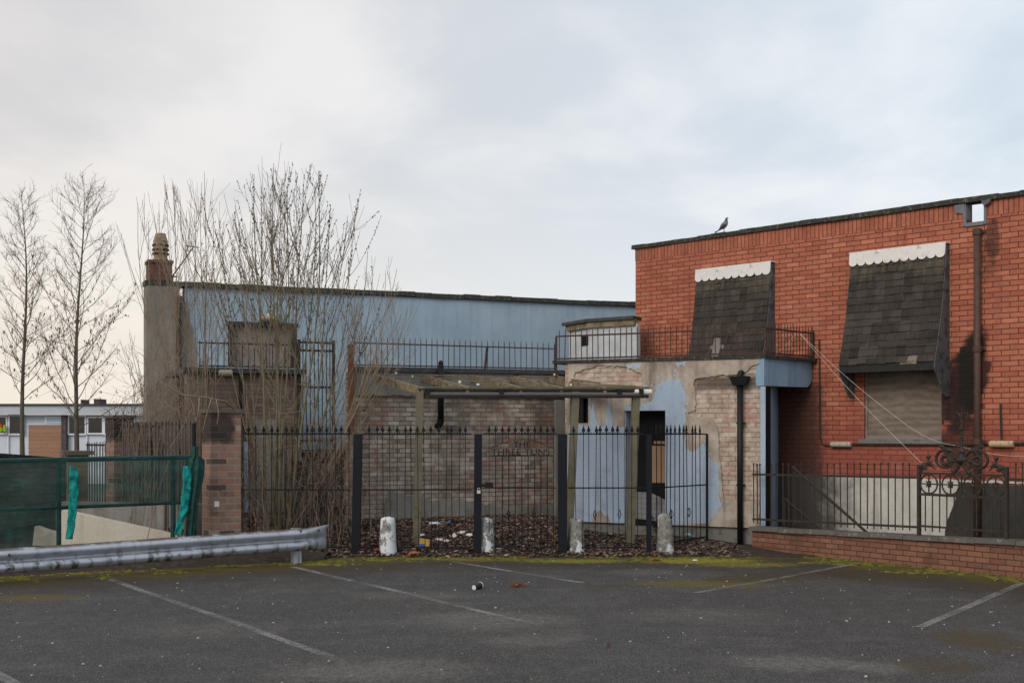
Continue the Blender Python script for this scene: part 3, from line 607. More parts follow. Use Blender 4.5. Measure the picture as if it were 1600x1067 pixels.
mb = MB().prism([[(0, -0.1), (RF.L, -0.1), (RF.L, ZS), (hx1, ZS), (hx1, hz), (hx0, hz), (hx0, ZS), (0, ZS)], [(wx0, wz0), (wx0, wz1), (wx1, wz1), (wx1, wz0)]], 0, 0.18)
mb.box(0, 0.3, 0.18, 6, -0.1, ZC); mb.box(0.3, RF.L, 5.7, 6, -0.1, 4.5)
mb.build('wall', red_brick, red)
# soldier course: individual proud bricks so that the edge is broken
mb = MB().box(0.11, hx0, -0.004, 0.18, ZS + 0.002, ZC - 0.002).box(hx1, RF.L, -0.004, 0.18, ZS + 0.002, ZC - 0.002)
mb.build('soldier_course', m_soldier, red)
MB().box(-0.005, 0.108, -0.006, 0.179, ZS + 0.002, ZC - 0.002).build('corner_stone', plain('purple_end_brick', (0.22, 0.105, 0.085), 0.9, 0.3, 8, 0.4), red)
coping(MB(), -0.07, RF.L, ZC, ZC, 0.075, 0.05, 0.22, 0.92, random.Random(3)).build('coping', m_coping, red)
MB().box(0.3, RF.L, 0.18, 5.7, 4.42, 4.5).build('roof', m_felt, red)
# lead lined outlet through the parapet
mb = MB().box(hx0 - .05, hx0, -0.02, 0.19, hz - .05, ZC - .01).box(hx1, hx1 + .04, -0.02, 0.19, hz - .05, ZC - .01).box(hx0, hx1, -0.03, 0.19, hz - .06, hz - .003)
mb.hexa([(hx0-.15, -.05, ZC-.13), (hx0-.03, -.02, ZC-.16), (hx0-.03, 0, ZC-.16), (hx0-.15, -.02, ZC-.13), (hx0-.16, -.07, ZC-.02), (hx0-.02, -.03, ZC-.01), (hx0-.02, 0, ZC-.01), (hx0-.16, -.03, ZC-.02)])
mb.hexa([(hx1+.02, -.06, ZC-.09), (hx1+.12, -.08, ZC-.05), (hx1+.12, -.06, ZC-.05), (hx1+.02, -.03, ZC-.09), (hx1-.02, -.07, ZC-.01), (hx1+.15, -.1, ZC-.0), (hx1+.15, -.07, ZC-.0), (hx1-.02, -.03, ZC-.01)])
mb.build('parapet_outlet', m_steel, red)
# boarded window
bd = MB().box(wx0, wx1, 0.07, 0.09, wz0, wz1).build('boarded_window', m_ply, red)
MB().box(wx0 - .07, wx1 + .02, -0.05, 0.09, wz0 - .07, wz0 - .002).build('sill', m_conc, bd)
mb = MB().box(wx0, wx0 + .035, 0.045, 0.068, wz0, wz1).box(wx1 - .035, wx1, 0.045, 0.068, wz0, wz1).box(wx0 + .035, wx1 - .035, 0.045, 0.068, wz0, wz0 + .05)
mb.build('frame', m_board, bd)
def onwall(fr, pts, v, amp=0.012, seed=1, keep=()):
    return ragged([fr.hit(px, py, v) for px, py in pts], random.Random(seed), 0.05, amp, keep)
whitepts = [(1204, 740.2), (1640, 753.5), (1640, 757), (1498, 753), (1495, 765), (1490, 788), (1480, 812), (1476, 836), (1474, 880), (1204, 880)]
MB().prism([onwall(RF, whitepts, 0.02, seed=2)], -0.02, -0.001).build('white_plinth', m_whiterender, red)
blackpts = [(1499, 754), (1900, 772), (1900, 940), (1475, 880), (1477, 836), (1481, 812), (1491, 788), (1496, 765)]
MB().prism([onwall(RF, blackpts, 0.018, seed=4)], -0.018, -0.001).build('black_plinth', m_blackrender, red)

def hood(label, pxl, pxr, ytl, ytr, ybl, vb, seed, missing=()):
    rnd = random.Random(seed); x0, x1 = RF.x(pxl, 0.08), RF.x(pxr, 0.08); zt = (RF.z(pxl, ytl, 0.1) + RF.z(pxr, ytr, 0.1)) / 2; zb = ybl
    t = thing('window_hood', label, 'window hood', M=RF.M @ Matrix.Translation((x0, 0, 0)), group='tiled window hoods on the red brick wall'); x1 -= x0; x0 = 0.0
    vt = 0.09
    def v(z): s = (zt - z) / (zt - zb); return vt + (vb - vt) * (0.62 * s + 0.38 * s ** 2.6)
    # tiles, each a slightly tilted plate of its own inside the covering
    mb = MB(); ex = 0.122; rows = int((zt - 0.12 - zb) / ex) + 1
    for r in range(rows):
        za = zb + r * ex; zb_ = min(za + ex + 0.035, zt); off = 0.085 * (r % 2); x = x0 - off
        while x < x1 - 0.01:
            a, b = max(x, x0) + .002, min(x + 0.17, x1) - .002; x += 0.17
            if b - a < 0.02 or any(m[0] == r and m[1] < (a + b) / 2 - x0 < m[2] for m in missing): continue
            dr = rnd.uniform(-.008, .006); tw = rnd.uniform(-.006, .006)
            va, vu = v(za) + 0.022 + rnd.uniform(-.003, .004), v(zb_) + 0.006
            mb.hexa([(a, -va - tw, za + dr), (b, -va + tw, za + dr + tw), (b, -va + .013, za + dr + .002), (a, -va + .013, za + dr + .002), (a, -vu, zb_), (b, -vu, zb_), (b, -vu + .01, zb_), (a, -vu + .01, zb_)])
    mb.build('tiles', m_tile, t)
    n = 14; loop = [(0.0, zt)] + [(v(lerp(zt, zb, i / n)) - 0.012, lerp(zt, zb, i / n)) for i in range(n + 1)] + [(0.0, zb)]
    side(loop, x0 + 0.012, x1 - 0.012).build('boarding', m_board, t)
    ch = [(0.0, zt)] + [(v(lerp(zt, zb, i / n)) - .004, lerp(zt, zb, i / n)) for i in range(n + 1)] + [(vb - .005, zb - .09), (vb * .93, zb - .16), (vb * .72, zb - .27), (vb * .55, zb - .40), (vb * .42, zb - .49), (vb * .25, zb - .53), (0, zb - .53)]
    for a in (x0 - 0.012, x1 - 0.010): side(ch, a, a + 0.02).build('cheek', m_cheek, t)
    MB().box(x0 + .01, x1 - .012, -vb + .002, -vb + 0.03, zb - .13, zb - .004).build('fascia', m_bpaint, t)
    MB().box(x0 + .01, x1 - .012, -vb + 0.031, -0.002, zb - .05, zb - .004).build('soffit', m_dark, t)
    # scalloped board along the top
    sc_n = round((x1 - x0) / 0.155); wdt = (x1 - x0 + .02) / sc_n; lp = [(x1 + .01, zt + .02), (x0 - .01, zt + .02)]
    for i in range(sc_n):
        cx = x0 - .01 + wdt * (i + .5)
        for k in range(9): an = PI + PI * k / 8; lp.append((cx + wdt / 2 * math.cos(an) * .98, zt - .135 + .06 * math.sin(an)))
    tr = MB().prism([lp], 0, 0.02)
    tr.v = [Vector((p.x, p.y - v(min(zt, p.z)) - .045, p.z)) for p in tr.v]
    tr.build('scalloped_board', m_trim, t)
    MB().box(x0 - .02, x1 + .02, -vt - .04, -0.001, zt + .021, zt + .04).build('flashing', m_trim, t)
    return t, x0, x1, zt, zb, v
m_cheek = plain('weathered_cheek_board', (0.095, 0.098, 0.105), 0.7, 0.35, 4, 0.3, c2=(0.04, 0.04, 0.042), thr=(0.48, 0.66))
m_bpaint = plain('black_hood_paint', (0.017, 0.018, 0.019), 0.55, 0.3, 9, 0.3, c2=(0.05, 0.052, 0.055), thr=(0.6, 0.74))
zb2 = RF.z(1390, 567, 0.47)
t2, *_ = hood('tiled window hood with white scalloped board above the plywood boarded window', 1331, 1479, 398, 383, zb2, 0.47, 4, missing=((0, 1.15, 1.35), (0, 0.62, 0.72)))
MB().box(1.08, 1.36, -0.475, -0.43, zb2 - .03, zb2 + .03).build('broken_batten', m_rafter, t2)
zb1 = RF.z(1130, 558, 0.33)
t1, a0, a1, zt_, _, vv_ = hood('tiled window hood with broken tiles, rising behind the balcony railing', 1090, 1206, 424, 412, zb1, 0.36, 9, missing=((1, 0.42, 0.75), (2, 0.5, 0.75), (0, 0.45, 0.6)))

# ---- entrance block with peeling blue paint
e1 = Vector((4.0, 20.0)); ed = Vector((1.95, -1.0)).normalized(); e0 = Vector((0.92, 21.58))
EF = Frame(e0, e0 + (e1 - e0).normalized() * ((e1 - e0).length + 0.06)); EL = EF.L
blk = thing('entrance_extension', 'flat roofed extension with peeling blue paint, bare brick and an open black door', 'building', M=EF.M)
dx0, dx1, dz0, dz1 = EF.x(977), EF.x(1040), 0.28, EF.z(1000, 642)
sx0, sx1, sz0, sz1 = EF.x(886.5) + .06, EF.x(920), EF.z(905, 661), EF.z(905, 611)
ZR = 3.05; ZP = 0.33
mb = MB().prism([[(0, ZP), (dx0, ZP), (dx0, dz1), (dx1, dz1), (dx1, ZP), (EL, ZP), (EL, ZR), (0, ZR)], [(sx0, sz0), (sx0, sz1), (sx1, sz1), (sx1, sz0)]], 0, 0.28)
mb.box(0, 0.28, 0.28, 1.3, 0, ZR)
mb.build('wall', m_palebrick, blk)
MB().box(0.01, dx0 - .121, 0.03, 0.28, -0.1, ZP - .015).build('plinth', m_conc, blk); MB().box(dx1 + .12, EL - .01, 0.03, 0.28, -0.1, ZP - .015).build('plinth', m_conc, blk)
MB().box(dx0 - .12, dx0 - .001, 0.03, 0.28, 0.201, ZP - .015).box(dx1 + .001, dx1 + .12, 0.03, 0.28, 0.201, ZP - .015).box(dx0 - .119, dx1 + .119, -0.14, 0.5, -0.1, 0.20).box(dx0 + .001, dx1 - .001, 0.02, 0.5, 0.201, dz0).build('step', m_conc, blk)
V1, V2 = 0.028, 0.031
# coat of bare render with the shapes it has flaked into
rl = [(888, 567), (1187, 557.5), (1187, 568), (1173, 572), (1165, 581), (1149, 585), (1121, 586.5), (1102, 589), (1085, 593), (1083, 602), (1087, 615), (1086, 640), (1074, 645), (1082, 652), (1113, 655), (1121, 672), (1124.5, 713), (1128, 750), (1130, 776), (1147, 784), (1177, 786), (1187, 781), (1187, 829)]
loop = ragged([EF.hit(px, py, V1) for px, py in rl], random.Random(3), 0.05, 0.016, keep=(0, 1, 22))
loop = [(max(0.002, min(EL - .002, x)), min(ZR - .002, max(ZP + .002, z))) for x, z in loop] + [(dx1 + .004, ZP + .002), (dx1 + .004, dz1 + .004), (dx0 - .004, dz1 + .004), (dx0 - .004, ZP + .002), (0.002, ZP + .002)]
hole = ragged([EF.hit(px, py, V1) for px, py in [(907, 580), (934, 570.5), (978, 573), (1003, 584), (1006, 603), (970, 604), (929, 594), (896, 590), (898, 582)]], random.Random(8), 0.05, 0.016)
win = [(sx0 - .003, sz0 - .003), (sx0 - .003, sz1 + .003), (sx1 + .003, sz1 + .003), (sx1 + .003, sz0 - .003)]
MB().prism([loop, hole, win], -V1, -0.0005).build('bare_render', m_beige, blk)
bl = [(1008, 637), (999, 636), (1019, 625), (1025, 610), (1029, 600), (1036, 594), (1042, 597), (1049, 585), (1053, 595), (1063, 592), (1066, 604), (1071.8, 616.8), (1070, 636), (1072, 654), (1068.4, 667), (1069.6, 688.7), (1074.5, 702), (1081.8, 707), (1089, 702), (1095, 694.8), (1101, 692.4), (1105, 713), (1114.7, 720.4), (1123, 727.7), (1122, 737.5), (1124.4, 757), (1122, 771.6), (1127, 788.7), (1118, 801), (1111, 808), (1108.6, 817)]
def clampE(lp):
    out = []
    for x, z in lp:
        p = (x, max(ZP + .006, min(ZR - .004, z)))
        if not out or math.hypot(p[0] - out[-1][0], p[1] - out[-1][1]) > .004: out.append(p)
    return out
loop = clampE(ragged([EF.hit(px, py, V2) for px, py in bl], random.Random(5), 0.04, 0.012, keep=(len(bl) - 1,))) + [(dx1 + .006, ZP + .003), (dx1 + .006, dz1 + .006), (dx0 - .006, dz1 + .006), (dx0 - .006, EF.z(985, 635))]
mb = MB().prism([loop], -V2, -V1 - .0004)
bl = [(889, 664), (921, 665), (923, 641), (927, 628), (930, 655), (938, 667), (945, 664), (948, 640), (951, 622), (954, 640), (957, 662), (964, 669)]
loop = clampE(ragged([EF.hit(px, py, V2) for px, py in bl], random.Random(6), 0.04, 0.012, keep=(len(bl) - 1,))) + [(dx0 - .006, EF.z(975, 666)), (dx0 - .006, ZP + .003), (EF.x(955), ZP + .003), (EF.x(951), ZP + .14), (EF.x(946), ZP + .10), (EF.x(940), ZP + .22), (EF.x(932), ZP + .17), (EF.x(925), ZP + .003), (0.01, ZP + .003)]
mb.prism([loop], -V2, -V1 - .0004)
for pts in ([(978, 569), (1002, 568), (1000, 575), (990, 573), (982, 577)], [(1055, 566), (1072, 564), (1070, 573), (1064, 569), (1060, 574)], [(1004, 600), (1012, 603), (1016, 618), (1008, 624)], [(912, 612), (920, 612), (922, 640), (919, 652), (921.5, 622)]):
    mb.prism([clampE(ragged([EF.hit(px, py, V2) for px, py in pts], random.Random(7), 0.04, 0.012))], -V2, -V1 - .0004)
rf = random.Random(12)
for _ in range(90):          # loose flecks of paint left along the flaking edge
    px, py = rf.choice([(1025, 610), (1036, 594), (1053, 590), (1066, 604), (1071, 640), (1069, 680), (1085, 707), (1100, 694), (1108, 715), (1122, 735), (1124, 760), (1126, 786), (1116, 803), (930, 640), (950, 640), (940, 655), (1010, 628), (960, 650)]); x, z = EF.hit(px + rf.gauss(0, 4), py + rf.gauss(0, 6), V2); s = rf.uniform(.006, .022)
    if z > ZR - .06 or z < ZP + .06 or dx0 - .05 < x < dx1 + .05 and z < dz1 + .05 or sx0 - .05 < x < sx1 + .05 and z > sz0 - .05: continue
    mb.prism([[(x + s * rf.uniform(.6, 1.5) * math.cos(k * 2 * PI / 6), z + s * rf.uniform(.6, 1.5) * math.sin(k * 2 * PI / 6)) for k in range(6)]], -V2 - .001 - rf.uniform(0, .002), -V1 - .0004)
mb.box(EF.x(1189), EL + .012, -V2, -V1 - .0004, ZP, 2.6)
mb.box(dx0 - .004, dx0 + .012, -0.003, 0.26, dz0, dz1)     # painted reveal
mb.build('blue_paint', m_bluepaint, blk)
MB().box(EL + .0005, EL + .010, -0.012, 0.279, ZP, 2.6).build('dark_gap_slab', m_door, blk)  # dark slab added over the wall end to read as the dark gap
# door set back in the reveal
dr = MB().box(dx0, dx1, 0.255, 0.30, dz0, dz1).build('door', m_door, blk)
dw = dx1 - dx0
mb = MB()
for a, b, c, e in ((0.10, 0.44, 0.70, 0.92), (0.54, 0.9, 0.70, 0.92), (0.10, 0.46, 0.30, 0.62)):
    X0, X1, Z0, Z1 = dx0 + a*dw, dx0 + b*dw, dz0 + c*(dz1-dz0), dz0 + e*(dz1-dz0)
    for q in ((X0, X1, Z0, Z0 + .03), (X0, X1, Z1 - .03, Z1), (X0, X0 + .03, Z0 + .03, Z1 - .03), (X1 - .03, X1, Z0 + .03, Z1 - .03)): mb.box(q[0], q[1], 0.243, 0.2548, q[2], q[3])
mb.build('mouldings', m_door, dr)
MB().box(EF.x(1019, -.25), dx1 - .01, 0.245, 0.2545, EF.z(1028, 754, -.25), EF.z(1028, 689, -.25)).build('bare_panel', m_doorwood, dr)
q = [EF.hit(px, py, -.23) for px, py in ((993, 768), (1016, 769), (1040, 781), (1040, 815), (993, 810))]
MB().prism([q[::-1]], 0.225, 0.2425).build('kick_plate', m_tread, dr)
MB().box(sx0, sx1, 0.20, 0.23, sz0, sz1).build('window', m_glass, blk)
mb = MB().box((sx0+sx1)/2 - .02, (sx0+sx1)/2 + .02, 0.12, 0.199, sz0, sz1).box(sx0, sx0+.04, 0.12, 0.199, sz0, sz1).box(sx1-.04, sx1, 0.12, 0.199, sz0, sz1)
mb.build('window_frame', m_door, blk)
# roof slab that runs on over the porch to the red wall
ret = Vector((5.07, 21.05)); retw = ret - Vector((RF.u.x, RF.u.y)) * 0.0
iv = EF.M.inverted()
def L2(p): q = iv @ Vector((p[0], p[1], 0)); return (q.x, q.y)
c0 = EF.W(-0.22, 0.05, 0); cR = EF.W(EL + .02, 0.05, 0)
rr = RF.W(RF.x(1272), 0.005, 0); rl_ = RF.W(RF.x(1000), 0.005, 0)
loop = [L2(c0), L2(cR), L2((rr.x + .05, rr.y - .05)), L2(rr), L2(rl_), (0.2, 1.4), (-0.22, 1.2)]
flat(loop, ZR, ZR + .055).build('roof_slab', m_coping, blk)
PF = Frame((cR.x, cR.y), (rr.x, rr.y))      # the porch fascia, from the front corner back to the red wall
PM = iv @ PF.M
def pb(x0, x1, y0, y1, z0, z1): return MB().box(x0, x1, y0, y1, z0, z1)
lp = [(0.0, ZR - .44), (PF.L - .16, ZR - .43), (PF.L - .05, ZR - .36), (PF.L - .01, ZR - .25), (PF.L - .01, ZR - .001), (0.0, ZR - .001)]
MB().prism([lp], 0.03, 0.25).xf(PM).build('porch_fascia', m_bluedeep, blk)
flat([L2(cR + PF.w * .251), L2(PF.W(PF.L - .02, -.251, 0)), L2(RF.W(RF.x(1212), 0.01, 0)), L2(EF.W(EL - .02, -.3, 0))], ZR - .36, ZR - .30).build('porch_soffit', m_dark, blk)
# side wall inside the porch: dark doorway, blue jamb against the red wall
sp0 = EF.W(EL - .03, -0.285, 0); sp1 = RF.W(RF.x(1213.5), 0.004, 0); SF = Frame((sp0.x, sp0.y), (sp1.x, sp1.y)); SM = iv @ SF.M; jx = SF.x(1203)
MB().box(jx, SF.L, -0.03, 0.2, 0, ZR - .02).xf(SM).build('porch_jamb', m_bluedeep, blk)
MB().box(0.0, jx - .001, 0.05, 0.12, 0, ZR - .02).xf(SM).build('porch_door', m_door, blk)

# rooftop stair head in front of the blue wall
cpx = P(923, YH, 23.6); l_ = P(889, YH, 24.4); r_ = P(996, YH, 22.95)
HF = Frame((cpx.x, cpx.y), (r_.x, r_.y)); HL = Frame((l_.x, l_.y), (cpx.x, cpx.y))
sh = thing('rooftop_stair_head', 'small flaking white hut on the extension roof beside the red wall', 'roof hut', M=HF.M); ivh = HF.M.inverted()
mb = MB().prism([[(0, 3.1), (HF.L, 3.1), (HF.L, 3.86), (0, 3.86)]], 0, 0.1); m2 = MB().box(0, HL.L - .002, 0, 0.1, 3.1, 3.86).xf(ivh @ HL.M); mb.add(m2.v, m2.f); mb.build('wall', m_shed, sh)
mb = MB().box(-0.05, HF.L - .03, -0.05, 0.05, 3.83, 3.94); m2 = MB().box(-.05, HL.L - .06, -0.05, 0.05, 3.83, 3.94).xf(ivh @ HL.M); mb.add(m2.v, m2.f)
mb.build('eaves_board', m_rafter, sh)
lq = [ivh @ p for p in (HL.W(-.12, .1, 0), HL.W(HL.L, .1, 0), HF.W(HF.L - .03, .1, 0), HF.W(HF.L - .1, -.3, 0), HL.W(-.12, -.4, 0))]
flat([(p.x, p.y) for p in lq], 3.941, 4.0).build('roof', m_felt, sh)
a = HL.hit(909, 541, .005); b = HL.hit(919, 523, .005)
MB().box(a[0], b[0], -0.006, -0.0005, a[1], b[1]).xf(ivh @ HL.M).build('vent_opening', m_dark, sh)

# ---- long blue rendered building with chimney
bd_ = Vector((9.62, 4.1)).normalized(); b0 = Vector((-7.39, 25.2)); BF = Frame(b0, b0 + bd_ * 12.6)
blue = thing('rendered_building', 'long faded blue rendered building with dark parapet and brick chimney', 'building', M=BF.M)
ZB = 4.92
xw = BF.x(288.5); wn0, wn1, wnz0, wnz1 = BF.x(356), BF.x(464), BF.z(410, 574), BF.z(410, 509)
mb = MB().prism([[(xw, 0), (BF.L, 0), (BF.L, ZB - .1), (xw, ZB - .1)], [(wn0, wnz0), (wn0, wnz1), (wn1, wnz1), (wn1, wnz0)]], 0, 0.3)
mb.build('wall', m_bluewall, blue)
MB().box(xw, BF.L, 0.31, 5, ZB - .9, ZB - .8).build('roof', m_felt, blue)
coping(MB(), -0.03, BF.L, ZB - .098, ZB - .098, 0.10, 0.07, 0.36, 1.1, random.Random(11)).build('coping', m_coping, blue)
xs = BF.x(279.5)
MB().box(0, xs, -0.06, 0.4, 0, ZB - .1).build('stack_wall', m_stackrender, blue)
MB().box(xs + .001, xw - .001, 0.02, 0.3, 0, BF.z(284, 462)).build('link_wall', m_darkbrick, blue)
MB().prism([ragged([BF.hit(px, py, .01) for px, py in ((281, 466), (290, 472), (302, 520), (306, 560), (304, 640), (306, 760), (281, 760))], random.Random(4), .06, .02)], -0.012, -0.0005).build('grey_patch', m_stackrender, blue)
ck = BF.x(232), BF.x(268.5)
stk = MB().box(ck[0], ck[1], -0.06, 0.42, ZB + .01, ZB + .36).box(ck[0] - .025, ck[1] + .025, -0.085, 0.445, ZB + .361, ZB + .42).build('chimney_stack', m_stackbrick, blue)
pc = ((ck[0] + ck[1]) / 2 + .03, 0.18); z0 = ZB + .42; mb = MB()
mb.lathe([(0.155, 0), (0.155, .05), (0.135, .06), (0.14, .13), (0.15, .135), (0.145, .21), (0.158, .22), (0.15, .30), (0.158, .31), (0.145, .40), (0.15, .41), (0.105, .55), (0.10, .57), (0.07, .57), (0.065, .5)], 16, (pc[0], pc[1], z0))
pot = mb.build('chimney_pot', m_pot, stk)
mb = MB()
for zq in (.15, .235, .325):
    for k in range(7):
        an = 2 * PI * k / 7 + zq * 3; c = Vector((pc[0] + .146 * math.cos(an), pc[1] + .146 * math.sin(an), z0 + zq)); t = Vector((-math.sin(an), math.cos(an), 0))
        mb.bar(c - t * .045, c + t * .045, .035, .032)
pot_shade = mb.build('louvre_shade', m_dark, stk); tag(pot_shade, kind='stuff')  # dark bars stand in for the shade in the louvre openings
wb = MB().box(wn0, wn1, 0.12, 0.14, wnz0, wnz1).build('boarded_window', m_board, blue)
mb = MB().box(wn0, wn0 + .09, 0.0, 0.119, wnz0, wnz1).box(wn1 - .09, wn1, 0.0, 0.119, wnz0, wnz1).box(wn0 - .02, wn1 + .02, -0.03, 0.119, wnz1 + .001, wnz1 + .07)
mb.build('frame', plain('dark_frame_wood', (0.035, 0.024, 0.02), 0.8, 0.3, 9, 0.3), wb)
MB().tube([(BF.x(278), -0.11, 0), (BF.x(278), -0.11, ZB - .3)], 0.05, 8).build('downpipe', m_brown, blue)

# ---- brick outbuilding
a0 = Vector((-2.74, 21.2)); a1 = Vector((1.047, 23.2)); AF = Frame(a0, a1); AL = AF.L
anx = thing('brick_outbuilding', 'low outbuilding of grey painted brick behind the timber frame', 'outbuilding', M=AF.M)
zl, zr = 2.98, 3.006
mb = MB().prism([[(0, 0), (AL, 0), (AL, zr - .08), (0, zl - .08)]], 0, 0.25); mb.hexa([(0, .25, 0), (.25, .25, 0), (2.2, 4.2, 0), (1.9, 4.2, 0), (0, .25, zl - .1), (.25, .25, zl - .1), (2.2, 4.2, zl - .1), (1.9, 4.2, zl - .1)])
mb.build('wall', m_annexbrick, anx)
tri = AF.hit(560, 617, .05)[1], AF.hit(868, 622, .05)[1]
MB().prism([ragged([(0.0, tri[0]), (AL, tri[1]), (AL, zr - .085), (0.0, zl - .085)], random.Random(4), .1, .01, keep=(1, 2, 3))], -0.05, -0.0005).build('lintel_band', m_greyrender, anx)
MB().box(0, AF.x(568, .08), -0.08, -0.0005, 0, tri[0] - .03).build('pier', m_annexbrick, anx)
MB().box(AF.x(869, .08), AF.x(886.5, .08), -0.08, -0.0005, 0, tri[1] - .03).build('rendered_pier', m_greyrender, anx)
MB().prism([ragged([AF.hit(px, py, .012) for px, py in ((605, 765), (640, 774), (680, 782), (720, 778), (752, 786), (800, 792), (866, 788), (866, 850), (598, 850))], random.Random(9), .06, .03)], -0.012, -0.0005).build('render_skirt', m_greyrender, anx)
mb = MB()
for a, b in ((-.05, AL * .36), (AL * .36 + .01, AL * .7), (AL * .7 + .01, AL + .06)):
    ak, bk = ((1.95 if a < 0 else (AL * .36 + .6 - a if a < AL * .5 else 0)), (.6 - .0 if b < AL * .4 else 0)); za, zb_ = lerp(zl, zr, a / AL), lerp(zl, zr, b / AL); mb.hexa([(a, -.10, za - .08), (b, -.10, zb_ - .08), (b + bk, 4.2, zb_ - .08), (a + ak, 4.2, za - .08), (a, -.10, za), (b, -.10, zb_), (b + bk, 4.2, zb_), (a + ak, 4.2, za)])
mb.build('roof', m_felt, anx)
MB().bar((-.045, -.13, 1.75), (-.045, -.13, AF.z(548, 538, .13)), .085, .085, (0, 1, 0)).build('rusty_post', m_rustpost, anx)

# ---- lower wall and steps behind the willow
l0 = Vector((-5.74, 22.2)); LF = Frame(l0, l0 + bd_ * 2.02)
lw = thing('lower_building', 'dark brown brick ground floor block behind the willow stems', 'building', M=LF.M)
zt0 = LF.z(300, 574)
MB().box(-.05, LF.L, 0, 0.25, 0, zt0 - .09).box(LF.L - .25, LF.L, .25, 2.6, 0, zt0 - .09).build('wall', m_darkbrick, lw)
MB().box(-0.1, LF.L + .06, -0.12, 2.6, zt0 - .089, zt0).build('roof', m_felt, lw)
MB().box(LF.x(372, .02), LF.x(388, .02), -0.02, -0.0005, LF.z(380, 800), LF.z(380, 690)).build('blue_panel', m_bluepaint, lw)
MB().box(LF.x(400, .02), LF.x(444, .02), -0.02, -0.0005, LF.z(420, 800), LF.z(420, 655)).build('bricked_doorway', m_greyrender, lw)
MB().tube([(LF.x(375), -.06, .3), (LF.x(375), -.06, zt0 - .1)], .03, 6).build('waste_pipe', m_bpvc, lw)
s0 = Vector((-3.88, 22.6)); SFm = Frame(s0, s0 + bd_ * 1.1)
st = thing('steps', 'dark mossy steps rising between the two brick blocks', 'steps', M=SFm.M)
mb = MB()
for i in range(8): mb.box(-0.05, 1.15, -1.5 + i * .28, 1.4, 0.2 + i * .19 - (0.2 if i == 0 else 0.19), 0.2 + i * .19 - .03).box(-0.05, 1.15, -1.54 + i * .28, 1.4, 0.2 + i * .19 - .029, 0.2 + i * .19)
mb.build('flight', plain('wet_dark_stone', (0.028, 0.026, 0.024), 0.8, 0.4, 4, 0.5, c2=(0.06, 0.06, 0.045), thr=(0.55, 0.68)), st)
# ------------------------------------------------------------------ railings, fences and gates
_bars = {}
def bar_mesh(kind, length, r, mat):
    key = (kind, round(length, 2), r, mat.name)
    if key in _bars: return _bars[key]
    mb = MB()
    if kind == 'spear':
        mb.tube([(0, 0, 0), (0, 0, length - .13)], r, 4)
        mb.lathe([(r, 0), (r * 2.1, .012), (r * 1.1, .026)], 6, (0, 0, length - .15))
        z = length - .125                         # flat leaf shaped point with two curled barbs
        mb.prism([[(-.011, 0), (.011, 0), (.012, .02), (.030, .045), (.014, .075), (0, .13), (-.014, .075), (-.030, .045), (-.012, .02)]], -.006, .006)
        n = 18; 
        for k in range(n): mb.v[-1 - k] = mb.v[-1 - k] + Vector((0, 0, z))
        for sg in (-1, 1): mb.tube([(sg * .006, 0, z + .0), (sg * .03, 0, z - .012), (sg * .040, 0, z + .006), (sg * .034, 0, z + .02)], [.007, .006, .006, .004], 4)
    elif kind == 'pin':
        mb.tube([(0, 0, 0), (0, 0, length - .05), (0, 0, length)], [r, r, r * .25], 5)
    elif kind == 'knob':
        mb.tube([(0, 0, 0), (0, 0, length - .02)], r, 5); mb.lathe([(r, 0), (r * 1.7, .01), (r * 1.7, .022), (r * .8, .034)], 6, (0, 0, length - .03))
    else: mb.tube([(0, 0, 0), (0, 0, length)], r, 5)
    _bars[key] = mb.mesh('bar', mat); return _bars[key]
def at(v, t): return lerp(v[0], v[1], t) if isinstance(v, tuple) else v
def railing(name, label, cat, FR, xs, z0, z1, rails, r, mat, kind='pin', posts=(), rail_size=(.012, .035), v=0.0, group=None, x0=None, x1=None, rnd=None, parent=None):
    t = parent or thing(name, label, cat, group=group, M=FR.M)
    M = Matrix.Identity(4) if parent is None else parent.matrix_basis.inverted() @ FR.M
    L = FR.L; me = bar_mesh(kind, at(z1, 0) - at(z0, 0), r, mat); rz = math.atan2(M[1][0], M[0][0])
    for x in xs:
        o = inst(t, 'bar', me, M @ Vector((x, -v, at(z0, x / L))), rz)
        if rnd: o.rotation_euler = (rnd.gauss(0, .006), rnd.gauss(0, .008), rz); o.location.z += rnd.gauss(0, .004)
    a, b = (xs[0] - .02 if x0 is None else x0), (xs[-1] + .02 if x1 is None else x1)
    for z in rails:
        q = MB().bar((a, -v, at(z, a / L)), (b, -v, at(z, b / L)), *rail_size); q.xf(M).build('rail', mat, t)
    for x, za, zb, s in posts: MB().box(x - s/2, x + s/2, -v - s/2, -v + s/2, za, zb).xf(M).build('post', mat, t)
    return t
rnd = random.Random(21)
def span(a, b, n): return [lerp(a, b, i / (n - 1)) for i in range(n)]
# roof edge of the outbuilding
xs = [AF.x(px, .02) for px in span(553, 866, 37)]
t = railing('roof_railing', 'long spiked iron railing along the roof edge of the grey brick outbuilding', 'railing', AF, xs, (zl + .002, zr + .002), (zl + .52, zr + .52), [(AF.z(552, 535.5, .02), AF.z(868, 545, .02)), (zl + .03, zr + .03)], .0075, m_rust, rnd=rnd, posts=[(AF.x(868, .02), zr, zr + .47, .03)], v=.02, rail_size=(.010, .022))
q = AF.x(757, .02), AF.x(763, .02); MB().bar((q[0], -.04, zl + .01), (q[1], .02, zl + .42), .045, .012, (0, 1, 0)).build('stay', m_rust, t)
